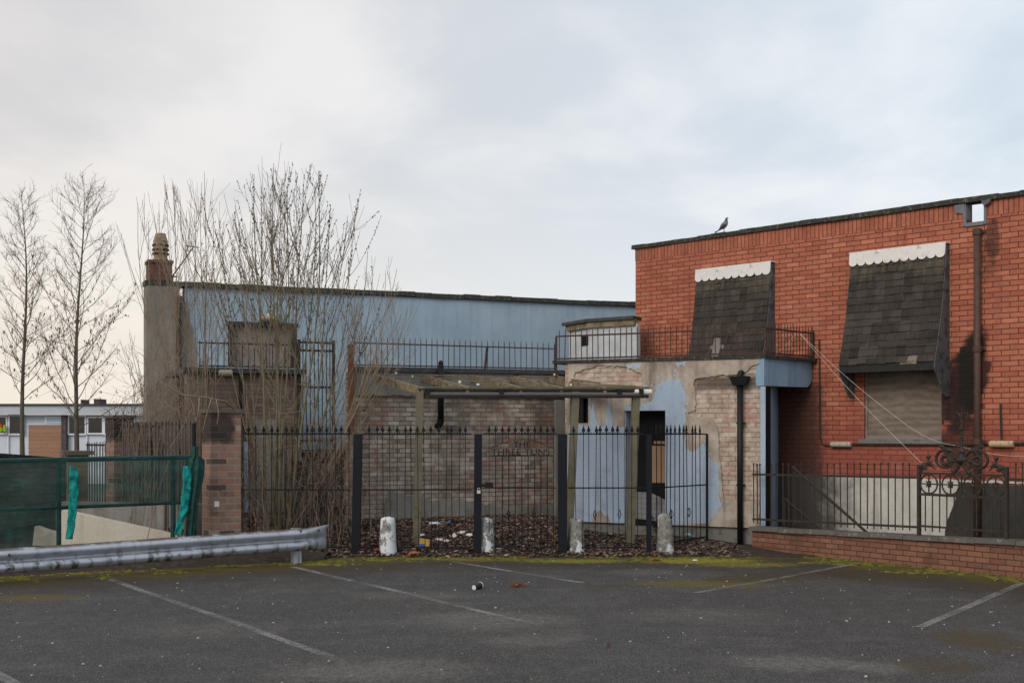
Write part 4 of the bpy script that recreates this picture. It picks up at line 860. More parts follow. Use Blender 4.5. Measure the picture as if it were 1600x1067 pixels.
# balcony railing on the entrance block
n = 37; xs = [EF.x(px, .02) for px in span(873, 1187, n)]
t = railing('balcony_railing', 'iron balcony railing round the roof of the peeling blue extension', 'railing', EF, xs, ZR + .06, ZR + .60, [ZR + .085, ZR + .475], .0085, m_rust, rnd=rnd, v=.0, x0=EF.x(869), x1=EL + .02, rail_size=(.012, .028), posts=[(EF.x(869), ZR - .25, ZR + .47, .028), (EL + .005, ZR + .05, ZR + .49, .03)])
xs = [lerp(.10, PF.L - .08, i / 14) for i in range(15)]
railing('', '', '', PF, xs, ZR + .06, ZR + .60, [ZR + .085, ZR + .475], .0085, m_rust, rnd=rnd, v=.0, x0=.0, x1=PF.L - .03, rail_size=(.012, .028), posts=[(PF.L - .06, ZR + .05, ZR + .52, .05)], parent=t)
# lower block
xs = [LF.x(px, .05) for px in span(312, 464, 17)]
railing('roof_railing', 'short iron railing in front of the boarded window behind the willow', 'railing', LF, xs, zt0 + .0, zt0 + .50, [zt0 + .03, zt0 + .44], .009, m_iron, rnd=rnd, v=.05, rail_size=(.012, .028))
GF = Frame(LF.W(LF.L + .03, .03, 0), LF.W(LF.L + .03, .03, 0) + Vector((bd_.x, bd_.y, 0)) * 1.0)
xs = [GF.x(px) for px in span(473, 516, 8)]; zg0, zg1 = GF.z(495, 692), GF.z(495, 527)
railing('alley_gate', 'tall barred iron gate closing the alley above the steps', 'gate', GF, xs, zg0, zg1, [zg0 + .05, GF.z(495, 605), GF.z(495, 548), zg1 - .10], .010, m_iron, rnd=rnd, rail_size=(.014, .04), x0=GF.x(467), x1=GF.x(521), posts=[(GF.x(467), zg0 - .1, zg1 - .05, .05), (GF.x(521), zg0 - .1, zg1 - .05, .05)])

# spear topped fence and gates
YF = 18.9
def fx(px): return (px - CX) / F * YF
def FF(pa, pb): return Frame((fx(pa), YF), (fx(pb), YF))
zt, zm, zbm = 1.9 + (672 - 664) / F * YF, 1.9 + (672 - 765) / F * YF, 1.9 + (672 - 855) / F * YF
ztr = 1.9 + (672 - 678) / F * YF
def spears(name, label, pa, pb, pxs, cat, zmid=zm, extra=None, skip=(), lowz=.10):
    fr = FF(pa, pb); xs = [fr.x(p) for p in pxs]
    return railing(name, label, cat, fr, xs, lowz, zt, [ztr, zmid, zbm], .0068, m_black, 'spear', rail_size=(.010, .020), x0=.02, x1=fr.L - .02, rnd=rnd), fr
def gpost(px, zb, label, s=.10, z1=None, lean=0.0):
    mb = MB(); h = (1.9 + (672 - 678.5) / F * YF if z1 is None else z1) - zb
    mb.hexa([(-s/2, -s/2, 0), (s/2, -s/2, 0), (s/2, s/2, 0), (-s/2, s/2, 0), (-s/2 + lean, -s/2, h), (s/2 + lean, -s/2, h), (s/2 + lean, s/2, h), (-s/2 + lean, s/2, h)])
    t = thing('gate_post', label, 'gate post', at=(fx(px), YF, zb), group='black square gate posts')
    mb.build('shaft', m_black, t); MB().box(-s/2 + lean - .004, s/2 + lean + .004, -s/2 - .004, s/2 + .004, h + .001, h + .006).build('cap', m_bpvc, t)
    return t
gpost(556, 0.02, 'black square gate post in front of the willow, beside the whitest bollard', .125, lean=.035)
gpost(746, 0.02, 'black square gate post in the middle, carrying the padlock', .115, lean=.012)
gpost(879, 0.02, 'black square gate post at the right end of the lettered gate', .135)
gpost(1014, 0.02, 'greenish black gate post in front of the open black door', .075, z1=ztr - .01)
spears('spear_fence', 'spear topped iron fence running behind the willow stems', 372, 549, span(379, 545, 16), 'fence')
spears('gate_leaf', 'spear topped iron gate leaf in front of the red patched brick, left of the padlock', 564, 739, [540 + x / 4.103 for x in (155,200,243,288,330,378,422,468,510,552,597,640,683,727,768)], 'gate')
# the lettered leaf: bars broken by a sign frame
fr = FF(752, 871); t = thing('gate_leaf', 'spear topped iron gate leaf carrying cut out sign lettering', 'gate', M=fr.M)
def yz(py): return 1.9 + (672 - py) / F * YF
pxs = [540 + x / 4.103 for x in (920,962,1005,1047,1088,1130,1170,1212,1252,1293,1333)]
for i, px in enumerate(pxs):
    x = fr.x(px); ins = 0 < i < len(pxs) - 1
    ysl = lerp(700, 688, (px - 765) / 35) if px < 800 else (688 if px < 834 else lerp(688, 701, (px - 834) / 30))
    if ins:
        inst(t, 'bar', bar_mesh('spear', zt - yz(ysl), .0068, m_black), (x, 0, yz(ysl))); inst(t, 'bar', bar_mesh('plain', yz(711.5) - .10, .0068, m_black), (x, 0, .10))
    else: inst(t, 'bar', bar_mesh('spear', zt - .10, .0068, m_black), (x, 0, .10))
for z in (ztr, yz(762), zbm): MB().bar((.02, 0, z), (fr.L - .02, 0, z), .010, .020).build('rail', m_black, t)
arch = MB()
pp = [(765, 700), (800, 688), (834, 688), (864.5, 701)]
for a, b in zip(pp, pp[1:]): arch.bar((fr.x(a[0]), 0, yz(a[1])), (fr.x(b[0]), 0, yz(b[1])), .010, .014, (0, 1, 0))
arch.bar((fr.x(765), 0, yz(711.5)), (fr.x(864.5), 0, yz(711.5)), .010, .014)
arch.build('sign_frame', m_black, t)
def letters(txt, px0, px1, py0, py1):
    cu = bpy.data.curves.new('letters', 'FONT'); cu.body = txt; cu.extrude = 0.004; cu.size = 0.1; cu.offset = 0.0005; cu.space_character = 1.06
    tmp = bpy.data.objects.new('letters', cu); COL.objects.link(tmp); dg = bpy.context.evaluated_depsgraph_get()
    me = bpy.data.meshes.new_from_object(tmp.evaluated_get(dg)); COL.objects.unlink(tmp); bpy.data.objects.remove(tmp)
    me.materials.clear(); me.materials.append(m_black); xs = [v.co.x for v in me.vertices]; ys = [v.co.y for v in me.vertices]
    a, b, c, e = min(xs), max(xs), min(ys), max(ys); X0, X1, Z0, Z1 = fr.x(px0), fr.x(px1), yz(py1), yz(py0)
    for v in me.vertices: v.co = Vector((lerp(X0, X1, (v.co.x - a) / (b - a)), -v.co.z - .006, lerp(Z0, Z1, (v.co.y - c) / (e - c))))
    o = bpy.data.objects.new('lettering', me); COL.objects.link(o); o.parent = t
letters('THE', 802, 829, 689.5, 699.5); letters('THREE TUNS', 768, 859, 701.2, 711)
fp, _ = spears('fence_panel', 'spear topped iron fence panel in front of the blue painted wall', 886, 1010, [860 + x / 4.103 for x in (168,208,248,287,325,365,403,441,480,520,558)], 'fence', zmid=yz(762))
DF = Frame((fx(1016), YF), (3.16, 20.22)); xs = [DF.x(860 + x / 4.103) for x in (683,712,742,768,797,827,855,880,908,935,962)]
zd = lambda py, px: DF.z(px, py)
dp = railing('fence_panel', 'angled spear topped iron fence panel running back to the peeling wall', 'fence', DF, xs, .12, (zt, zd(664, 1100)), [(ztr, zd(678, 1104)), (yz(762.5), zd(757, 1104)), (zbm + .03, zd(838, 1104))], .0068, m_black, 'spear', rail_size=(.010, .020), x0=.03, x1=DF.L, posts=[(DF.L, .08, zd(678, 1104), .03)], rnd=rnd)
# diamond baskets wrought into some bars
def baskets(parent, pts):
    for px, py in pts:
        m = MB(); c = parent.matrix_basis.inverted() @ Vector((fx(px), YF, yz(py)))
        for k in range(4):
            a = k * PI / 2 + .5; e = Vector((math.cos(a), math.sin(a), 0)); m.tube([c + Vector((0, 0, -.07)), c + e * .028 + Vector((0, 0, -.012)), c + e * .028 + Vector((0, 0, .012)), c + Vector((0, 0, .07))], .005, 4)
        m.build('basket', m_black, parent)
baskets(t, ((794.5, 803), (834.5, 803))); baskets(fp, ((929.5, 804), (968, 803)))
baskets(dp, ((1049, 803), (1076.5, 800)))
# padlock with its hasp
c = P(748, 766, YF - .085); t = thing('padlock', 'small brass coloured padlock on the middle gate post', 'padlock', at=c)
MB().box(-.026, .026, -.012, .012, -.045, .0).build('lock_body', plain('pale_padlock_metal', (0.62, 0.58, 0.48), 0.4, 0.1, 9, 0.0, metal=0.5), t)
MB().tube([(-.017, 0, 0)] + [(.017 * math.cos(PI - k * PI / 6), 0, .022 + .017 * math.sin(k * PI / 6)) for k in range(7)] + [(.017, 0, 0)], .005, 6).build('shackle', m_galv, t)
a = P(752, 758, YF - .02); t = thing('lock_plate', 'dark steel lock plate beside the padlock', 'lock plate', at=a); MB().box(.06, .18, -.02, .0, -.045, .045).box(.0, .06, -.016, -.004, -.02, .02).build('plate', m_black, t)

# ------------------------------------------------------------------ low brick wall, railings and ornamental gate on the right
w0, w1 = Vector((3.80, 19.75)), Vector((6.58, 16.04)); wd = (w1 - w0).normalized(); WF = Frame(w0, w0 + wd * 11.0)
def wz(x): return lerp(.37, .475, x / 4.64)
lowt = thing('low_brick_wall', 'low red brick wall with stone coping carrying the iron railings', 'wall', M=WF.M)
MB().prism([[(0, -.05), (WF.L, -.05), (WF.L, wz(WF.L) - .06), (0, wz(0) - .06)]], 0, .22).build('brickwork', m_lowbrick, lowt)
mb = MB(); k = 0; x = -.04; r2 = random.Random(2)
while x < WF.L - .1:
    e = min(WF.L, x + r2.uniform(.5, .62)); j = r2.uniform(-.004, .006); za, zb_ = wz(x) + j, wz(e) + j
    mb.hexa([(x, -.045, za - .06), (e - .008, -.045, zb_ - .06), (e - .008, .265, zb_ - .06), (x, .265, za - .06), (x, -.03, za), (e - .008, -.03, zb_), (e - .008, .25, zb_), (x, .25, za)]); x = e
mb.build('coping', m_capstone, lowt)
vw = -.11
def wx(px): return WF.x(px, vw)
zrt = (WF.z(1178, 724, vw), WF.z(1425, 729, vw)); gL, gR = wx(1436), wx(1573)
def lin(pxa, pya, pxb, pyb):
    xa, za = WF.hit(pxa, pya, vw); xb, zb_ = WF.hit(pxb, pyb, vw); s = (zb_ - za) / (xb - xa); return (za - s * xa, za + s * (WF.L - xa))
top = lin(1180, 724, 1425, 729); low = lin(1185, 811, 1430, 823); mid = lin(1185, 741, 1430, 746); bot = lin(1186, 818, 1425, 829)
pxl = [1177.5, 1183.5, 1188] + [1160 + x / 2.807 for x in (125, 150, 178, 204, 232, 260, 289, 316, 345, 374, 403, 432, 461, 490, 518, 548, 577, 608, 640, 670, 703, 734)]
railing('wall_railing', 'iron railing with a row of round headed bars on the low brick wall', 'railing', WF, [wx(p) for p in pxl], bot, top, [mid, low], .0095, m_iron, 'knob', rail_size=(.016, .032), v=vw, x0=wx(1176), x1=gL - .02, rnd=rnd)
xs = [gR + .115 + i * .115 for i in range(38)]
railing('wall_railing', 'further iron railing at the right edge beyond the ornamental gate', 'railing', WF, xs, bot, top, [mid, low], .0095, m_iron, 'knob', rail_size=(.016, .032), v=vw, x0=gR + .03, x1=xs[-1] + .1, rnd=rnd)
# ornamental gate
t = thing('ornamental_gate', 'ornate cast iron gate panel with four wheel rings and a scrolled crest', 'gate', M=WF.M @ Matrix.Translation((gL, -vw, 0)))
W_ = gR - gL; zc = wz((gL + gR) / 2)
def oz(px, py): return WF.z(px, py, vw)
z_top, z_r1, z_r2, z_b = oz(1505, 741), oz(1505, 743), oz(1505, 774), oz(1505, 826)
for x in (0, W_): MB().box(x - .022, x + .022, -.022, .022, wz(gL + x) - .01, oz(1436 if x == 0 else 1573, 726 if x == 0 else 729)).build('post', m_iron, t)
for z, hg in ((oz(1505, 741), .03), (oz(1505, 775), .035), (oz(1505, 826), .028)): MB().bar((.02, 0, z), (W_ - .02, 0, z), .022, hg).build('rail', m_iron, t)
zc1 = (oz(1505, 743) + oz(1505, 773)) / 2; MB().bar((.02, 0, zc1), (W_ - .02, 0, zc1), .010, .018).build('rail', m_iron, t)
rr_ = (oz(1505, 743) - oz(1505, 773)) / 2 + .004
for i in range(4):
    cx_ = W_ * (i + .5) / 4 + (.0 if i in (1, 2) else (-.008 if i == 0 else .008)); m = MB()
    m.tube([(cx_ + rr_ * math.cos(2 * PI * k / 24), 0, zc1 + rr_ * math.sin(2 * PI * k / 24)) for k in range(25)], .013, 6, cap=False)
    m.bar((cx_, 0, zc1 - rr_), (cx_, 0, zc1 + rr_), .010, .018)
    m2 = MB().lathe([(.0, -.03), (.022, -.022), (.036, -.008), (.036, .008), (.022, .022), (0.0, .03)], 10); m2.v = [Vector((p.x + cx_, p.z, p.y + zc1)) for p in m2.v]; m.add(m2.v, m2.f)
    for k in range(8): an = k * PI / 4; m.tube([(cx_ + .03 * math.cos(an), -.005, zc1 + .03 * math.sin(an)), (cx_ + .05 * math.cos(an), -.012, zc1 + .05 * math.sin(an)), (cx_ + .058 * math.cos(an), 0, zc1 + .058 * math.sin(an))], [.008, .012, .003], 4)
    m.build('wheel_ring', m_iron, t)
for i in range(3): x = W_ * (i + 1) / 4; MB().bar((x, 0, oz(1505, 775)), (x, 0, oz(1505, 741)), .016, .02, (0, 1, 0)).build('bar', m_iron, t)
zb0 = oz(1505, 834); me = bar_mesh('plain', oz(1505, 775) - zb0, .0095, m_iron)
for i in range(11): inst(t, 'bar', me, (W_ * (i + .9) / 11.8, 0, zb0))
# crest: two big C scrolls with leaf sprays, corner sprays and a tall finial
def leafspray(m, p, ang, n=5, ln=.07, wd_=.012, fan=2.2):
    wd_ *= 1.3; n = n + (n > 2)
    for k in range(n):
        a = ang + fan * (k / (n - 1) - .5) if n > 1 else ang; e = Vector((math.cos(a), 0, math.sin(a)))
        m.tube([p, p + e * ln * .5 + Vector((0, -.012, 0)), p + e * ln + Vector((0, -.004, .0))], [.007, wd_, .003], 5)
zt_g = oz(1505, 741)
for sg in (-1, 1):
    m = MB(); cx_ = W_ / 2 + sg * .245; cz = zt_g + .185; r0_ = .20; pts = []; rad = []
    for k in range(46):
        u = k / 45; an = R(-62) + u * R(560); r = r0_ * (1 - .78 * u ** .9); pts.append((cx_ - sg * r * 1.16 * math.cos(an), -.004 * math.sin(u * 9), cz + r * math.sin(an) * .98)); rad.append(lerp(.027, .011, u))
    m.tube(pts, rad, 7)
    inner = Vector((cx_, 0, cz)); 
    for a in range(0, 360, 36): leafspray(m, inner + Vector((math.cos(R(a)) * .03, 0, math.sin(R(a)) * .03)), R(a), 2, .06, .014, .7)
    leafspray(m, Vector((cx_ - sg * .11, 0, cz - .05)), R(90 - sg * 50), 5, .09, .016); leafspray(m, Vector((cx_ + sg * .06, 0, cz + .16)), R(90 + sg * 40), 4, .07, .014); leafspray(m, Vector((cx_ - sg * .06, 0, cz + .10)), R(60 if sg > 0 else 120), 5, .08, .016)
    m.tube([(cx_ - sg * .15, 0, cz - .12), (cx_ - sg * .09, 0, cz - .06), (cx_ - sg * .10, 0, cz + .03), (cx_ - sg * .17, 0, cz + .04)], [.014, .012, .010, .006], 6)
    m.build('crest_scroll', m_iron, t)
    m = MB(); bx_ = W_ / 2 + sg * (W_ / 2 - .03)
    m.tube([(bx_, 0, zt_g + .02), (bx_ - sg * .06, -.01, zt_g + .10), (bx_ - sg * .16, 0, zt_g + .12), (bx_ - sg * .22, 0, zt_g + .06)], [.02, .016, .014, .010], 6)
    leafspray(m, Vector((bx_ - sg * .04, 0, zt_g + .06)), R(90 + sg * 20), 5, .09, .017); leafspray(m, Vector((bx_ - sg * .13, 0, zt_g + .10)), R(90 + sg * 10), 4, .09, .015)
    m2 = MB().lathe([(0.006, -.035), (.026, -.02), (.034, 0), (.026, .022), (.006, .035)], 9, (bx_ - sg * .12, 0, zt_g + .225)); m.add(m2.v, m2.f)
    m.tube([(bx_ - sg * .17, 0, zt_g + .11), (bx_ - sg * .12, 0, zt_g + .20)], .010, 5)
    m.build('corner_spray', m_iron, t)
m = MB(); fx_ = W_ / 2; zf0 = zt_g + .16
m.lathe([(.055, 0), (.075, .03), (.05, .07), (.035, .12), (.045, .15), (.03, .18), (.018, .20), (.018, .33), (.026, .34), (.018, .355), (.016, .43), (.034, .445), (.034, .475), (.015, .49), (.013, .64), (.004, .74)], 10, (fx_, 0, zf0))
for k in range(7): a = R(-150 + k * 20 - 0); leafspray(m, Vector((fx_, 0, zf0 + .08)), R(-160 + k * 23.3), 1, .13, .018)
for sg in (-1, 1):
    m.tube([(fx_, 0, zf0 + .58), (fx_ + sg * .04, 0, zf0 + .66), (fx_ + sg * .085, 0, zf0 + .67), (fx_ + sg * .105, 0, zf0 + .63), (fx_ + sg * .09, 0, zf0 + .60)], [.010, .014, .013, .010, .006], 6)
    m.tube([(fx_, 0, zf0 + .56), (fx_ + sg * .03, 0, zf0 + .53), (fx_ + sg * .055, 0, zf0 + .55)], [.008, .009, .004], 5)
    m.tube([(fx_ + sg * .01, 0, zf0 + .21), (fx_ + sg * .05, 0, zf0 + .24), (fx_ + sg * .09, 0, zf0 + .22), (fx_ + sg * .085, 0, zf0 + .19)], [.010, .010, .008, .005], 5)
    m.tube([(fx_ + sg * .01, 0, zf0 + .30), (fx_ + sg * .045, 0, zf0 + .31), (fx_ + sg * .06, 0, zf0 + .28)], [.008, .008, .004], 5)
m.build('finial', m_iron, t)
# sloping handrails down the area steps
def W3(px, py, Y): return P(px, py, Y)
a, b = P(1238, 729, 20.2), P(1356, 833, 18.9); t = thing('handrail', 'upper sloping iron handrail behind the low wall railing', 'handrail', at=b, group='sloping handrails'); MB().tube([a - b, Vector((0, 0, 0))], .022, 6).build('rail', m_iron, t); MB().tube([a - b + Vector((.02, .02, 0)), Vector((a.x - b.x + .02, a.y - b.y + .02, -b.z))], .02, 6).build('upright', m_iron, t)
a, b = P(1226, 779, 20.3), P(1285, 828, 19.7); t = thing('handrail', 'lower short sloping iron handrail beside the blue porch jamb', 'handrail', at=b, group='sloping handrails'); MB().tube([a - b, Vector((0, 0, 0))], .022, 6).build('rail', m_iron, t); MB().tube([a - b, Vector((a.x - b.x, a.y - b.y, -b.z))], .02, 6).build('upright', m_iron, t)

# ------------------------------------------------------------------ timber canopy frame
pA, pB = P(657, YH, 19.4), P(1012, YH, 19.75); CF = Frame((pA.x, pA.y), (pB.x, pB.y))
t = thing('timber_canopy_frame', 'mossy timber lean-to frame with bare rafters and a grey plastic gutter', 'canopy frame', M=CF.M)
def cz(px, py): return CF.z(px, py)
for px, pyb, wv, lean in ((653, 850, .115, .03), (893.5, 860, .115, .06), (989, 857, .115, .05)):
    x = CF.x(px); zb_ = -.05; zt_ = cz(px, 612); s = wv / 2
    MB().hexa([(x - s - lean, -s, zb_), (x + s - lean, -s, zb_), (x + s - lean, s, zb_), (x - s - lean, s, zb_), (x - s + lean, -s, zt_), (x + s + lean, -s, zt_), (x + s + lean, s, zt_), (x - s + lean, s, zt_)]).build('post', m_timber, t)
zbl, zbr = cz(660, 612), cz(1012, 612.5)
MB().bar((-.03, .03, zbl - .03), (CF.L + .02, .03, zbr - .03), .05, .13).build('beam', m_timber, t)
iC = CF.M.inverted()
def wallpt(px, py, fr, v): x, z = fr.hit(px, py, v); return iC @ fr.W(x, v, z)
raf = [(587, 585, AF, 661, 606), (661, 585, AF, 731, 604.5), (738, 586, AF, 814, 604.5), (799, 586.5, AF, 877, 605), (858, 587.5, AF, 945, 605.5), (890, 597, EF, 1006, 606.5)]
ends = []
for pa, ya, fr_, pb, yb in raf:
    a = wallpt(pa, ya, fr_, .06); xb = CF.x(pb); b = Vector((xb, -.04, cz(pb, yb))); ends.append((a, b))
    MB().bar(a - Vector((0, 0, .06)), b - Vector((0, 0, .055)), .05, .115).build('rafter', m_rafter, t)
r3 = random.Random(8)
q = MB(); xx = -.04                                # sodden remains of the covering along the front edge and the wall
while xx < CF.L + .02:
    e = min(CF.L + .04, xx + r3.uniform(.25, .7)); h0 = r3.uniform(.0, .02); f0 = lerp(zbl, zbr, xx / CF.L) + .045; dp = r3.uniform(.10, .30)
    q.hexa([(xx, -.05, f0 - .02), (e, -.05, f0 - .02 + h0 * .3), (e, dp, f0 + .02), (xx, dp * r3.uniform(.7, 1.1), f0 + .02), (xx, -.06, f0), (e, -.06, f0 + h0), (e, dp, f0 + .045), (xx, dp, f0 + .045)]); xx = e - .01
q.build('roof_edge', plain('sodden_mossy_board', (0.055, 0.052, 0.034), .95, .4, 9, .8, c2=(0.10, 0.10, 0.04), thr=(.5, .66)), t)
for f in (.18, .42, .66, .9):
    for (a, b), (c, e) in zip(ends[:-1], ends[1:]):
        if r3.random() < .45: continue
        MB().bar(a.lerp(b, f) + Vector((.0, 0, .022)), c.lerp(e, f) + Vector((0, 0, .022)), .04, .022).build('batten', m_rafter if r3.random() < .5 else m_timber, t)
for i in range(9):
    a, b = ends[r3.randrange(len(ends))]; f = r3.choice((.05, .3, .55, .8, .98)); p = a.lerp(b, f) + Vector((r3.uniform(-.03, .4), 0, .04)); s = r3.uniform(.008, .016)
    MB().box(p.x - s, p.x + s * 1.4, p.y - s, p.y + s, p.z - .02, p.z + s).build('broken_clip', m_trim, t)
m = MB(); n = 9                                 # half round gutter, with what is left of the roof edge above it
gx0, gx1 = CF.x(666), CF.x(1000); r = .055
for k in range(n): an = PI + PI * k / (n - 1); m.v += [Vector((gx0, -.10 + r * math.cos(an), zbl - .015 + r * math.sin(an))), Vector((gx1, -.10 + r * math.cos(an), zbr - .015 + r * math.sin(an)))]
for k in range(n - 1): m.f.append([2*k, 2*k+1, 2*k+3, 2*k+2]); m.mi.append(0)
for k in range(n): an = PI + PI * k / (n - 1); q = r - .006; m.v += [Vector((gx0, -.10 + q * math.cos(an), zbl - .015 + q * math.sin(an))), Vector((gx1, -.10 + q * math.cos(an), zbr - .015 + q * math.sin(an)))]
for k in range(n - 1): a = 2 * n + 2 * k; m.f.append([a, a+2, a+3, a+1]); m.mi.append(0)
g = m.build('gutter', m_pvc, t)
for px in (668, 782, 965, 999): x = CF.x(px); MB().box(x - .035, x + .035, -.165, -.034, cz(px, 616), cz(px, 608)).build('bracket', m_bpvc, g)
MB().tube([(gx1 - .1, -.10, zbr - .005), (gx1 + .16, -.10, zbr + .0)], .045, 10).build('gutter_end', m_trim, g)

# ------------------------------------------------------------------ bollards
def bollard(px, py, hpx, label, amt, lean, seed):
    g = G(px, py); h = hpx / F * g.y; rn = random.Random(seed); mb = MB(); n = 20; prof = [(.142, -.03), (.139, .05), (.129, .2), (.118, .36), (.110, h - .035), (.100, h - .012), (.075, h), (.035, h + .008)]
    mb.lathe(prof, n)
    for i, p in enumerate(mb.v):
        k = 1 + .035 * mnoise.noise(Vector((p.x * 9, p.y * 9, p.z * 5 + seed))); p.x *= k; p.y *= k
        if p.z > h - .05: p.z += .012 * mnoise.noise(Vector((p.x * 18, p.y * 18, seed * 3.1)))
        p.x += lean * p.z
    t = thing('bollard', label, 'bollard', at=(g.x, g.y, 0), group='row of concrete bollards along the kerb')
    mb.build('shaft', bollard_mat('bollard_concrete_%d' % seed, amt), t, smooth=True)
    return t
bollard(606, 868, 60, 'concrete bollard with the most white paint, in front of the left gate leaf', .43, 0.0, 1)
bollard(759, 867, 58, 'concrete bollard streaked white, beneath the padlocked middle post', .485, 0.0, 2)
bollard(899.5, 867, 57, 'grey concrete bollard with worn paint in front of the post right of the lettered gate', .51, 0.01, 3)
bollard(1039, 867, 64, 'tallest bare grey bollard, in front of the black door', .54, 0.0, 4)

# ------------------------------------------------------------------ crash barrier
g0, g1 = P(-560, YH, 13.3), P(514, YH, 18.0); KF = Frame((g0.x, g0.y), (g1.x, g1.y))
t = thing('crash_barrier', 'galvanised steel crash barrier with a flared end, streaked green', 'barrier', M=KF.M)
zk0, zk1 = .395, .505
prof = [(0.0, .0), (.035, -.012), (.06, -.055), (.065, -.085), (.02, -.135), (.0, -.155), (.02, -.175), (.065, -.225), (.06, -.255), (.035, -.30), (.0, -.315)]
m = MB(); n = 90; pl = len(prof)
for i in range(n + 1):
    x = KF.L * i / n; flare = max(0, (x - (KF.L - .45)) / .45); k = 1 - .75 * flare
    for o_, z in prof:
        zz_ = (z + .157) * (1 + .12 * flare) - .157
        m.v.append(Vector((x + (.05 * flare if z > -.05 else 0), -o_ * k * 1.25 + .10 * flare ** 2, lerp(zk0, zk1, i / n) + zz_ + .012 * flare * (1 if z > -.15 else .3) + .006 * math.sin(x * 1.1))))
for i in range(n):
    for j in range(pl - 1): a = i * pl + j; m.f.append([a, a + 1, a + pl + 1, a + pl]); m.mi.append(0)
bm_ = m.build('beam', m_galv, t, smooth=True); so_ = bm_.modifiers.new('thickness', 'SOLIDIFY'); so_.thickness = .006
for px in (466, -60, -330, -520): x = KF.x(px); MB().box(x - .05, x + .06, .02, .14, -.05, lerp(zk0, zk1, x / KF.L) + .01).build('post', m_galv, t)
for px, dzz in ((467, -.03), (495, -.03), (470, -.27), (12, -.08), (12, -.25)): x = KF.x(px); m2 = MB().lathe([(.018, 0), (.018, .012), (.008, .018)], 6); m2.v = [Vector((p.x + x, -.07 - p.z if dzz in (-.08, -.25) else -.055 - p.z, p.y + lerp(zk0, zk1, x / KF.L) + dzz)) for p in m2.v]; m2.build('bolt', m_brown, t)

# ------------------------------------------------------------------ brick pillars, screens and walls on the left
c = P(330, YH, 17.9); th = R(31); PM_ = Matrix.Translation((c.x, c.y, 0)) @ Matrix.Rotation(th, 4, 'Z')
t = thing('brick_pillar', 'square brick gate pillar with blackened top beside the green netting', 'pillar', M=PM_)
zt_ = 1.9 + (672 - 645) / F * 17.9
MB().box(0, .44, 0, .44, -.05, zt_).build('shaft', m_pillarbrick, t); MB().box(.045, .115, -.006, -.001, .80, .88).build('pale_brick', m_trim, t); MB().box(-.035, .475, -.035, .475, zt_ + .001, zt_ + .055).build('cap', m_capstone, t)
c = P(178, YH, 20.3); PM2 = Matrix.Translation((c.x, c.y, 0)) @ Matrix.Rotation(R(40), 4, 'Z'); zt_ = 1.9 + (672 - 653) / F * 20.3
t = thing('brick_pillar', 'slim orange brick pillar among the brambles, left of the slatted fence', 'pillar', M=PM2); MB().box(0, .34, 0, .34, -.05, zt_).build('shaft', m_pillarbrick, t); MB().box(-.03, .37, -.03, .37, zt_ + .001, zt_ + .05).build('cap', m_capstone, t)
c = P(106, YH, 22.0); zt_ = 1.9 + (672 - 711) / F * 22; t = thing('stone_pillar', 'stubby buff pillar with a flat slab cap behind the green netting', 'pillar', M=Matrix.Translation((c.x, c.y, 0)) @ Matrix.Rotation(R(25), 4, 'Z'))
MB().box(0, .34, 0, .34, -.05, zt_).build('shaft', brick('buff_pillar_brick', (0.24, 0.17, 0.10), (0.30, 0.22, 0.14), (0.2, 0.17, 0.13), .24, .09), t); MB().box(-.09, .43, -.09, .43, zt_ + .001, zt_ + .075).build('cap', m_capstone, t)
# slatted fence between the pillars
q0, q1 = P(190, YH, 20.1), P(303, YH, 18.3); QF = Frame((q0.x, q0.y), (q1.x, q1.y)); t = thing('slatted_fence', 'dark weathered slatted fence between the two brick pillars', 'fence', M=QF.M)
m_slat = plain('grey_weathered_slat', (0.10, 0.085, 0.075), 0.9, 0.4, 7, 0.4, c2=(0.05, 0.04, 0.036)); ns = 22; sl = bar_mesh('plain', 1.9, .02, m_slat)
for i in range(ns):
    o = inst(t, 'slat', sl, (lerp(.04, QF.L - .04, i / (ns - 1)), 0, .1 + rnd.uniform(-.03, .01)), scale=(1.25, .5, QF.z(245, 657) / 2.0)); o.rotation_euler = (0, rnd.gauss(0, .01), 0)
for z in (.4, QF.z(245, 662)): MB().bar((0, .03, z), (QF.L, .03, z), .03, .05).build('rail', m_slat, t)
MB().box(0, QF.L * .45, .045, .16, 0, QF.z(215, 660)).build('backing_wall', m_darkbrick, t)
# small white railing behind
i0, i1 = P(136, YH, 24), P(172, YH, 24); IF = Frame((i0.x, i0.y), (i1.x, i1.y)); railing('small_railing', 'low thin iron railing between the buff pillar and the slim brick pillar', 'railing', IF, [IF.L * i / 9 for i in range(10)], .2, IF.z(155, 690), [IF.z(155, 695), .4], .012, m_iron, rnd=rnd)
# netting screen on tube frame
n0, n1 = P(-110, YH, 15.9), P(303, YH, 17.62); NF = Frame((n0.x, n0.y), (n1.x, n1.y)); t = thing('netting_screen', 'dark green debris netting hung on a low tube frame', 'screen', M=NF.M)
def nz(px, py): return NF.z(px, py)
ztl, ztr_ = nz(0, 720), nz(303, 714); zml, zmr = nz(0, 797), nz(303, 784)
def nl(a, b, px): return lerp(a, b, px / 303)
x0_, x1_ = NF.x(-110), NF.x(303)
for za, zb_, nm in ((ztl, ztr_, 'rail'), (zml, zmr, 'rail')): MB().tube([(NF.x(px), .004 * math.sin(px), nl(za, zb_, px)) for px in range(-110, 304, 23)] + [(x1_, 0, zb_)], .034 if za == ztl else .024, 8).build(nm, m_gtube, t)
for px, zt_ in ((92, ztl), (270, ztr_), (-60, ztl)): x = NF.x(px); MB().tube([(x, 0, -.05), (x, 0, zt_)], .032, 8).build('post', m_gtube, t)
MB().tube([(x1_, .0, -.05), (x1_, .0, nz(303, 661))], .03, 8).build('corner_post', m_bpvc, t)
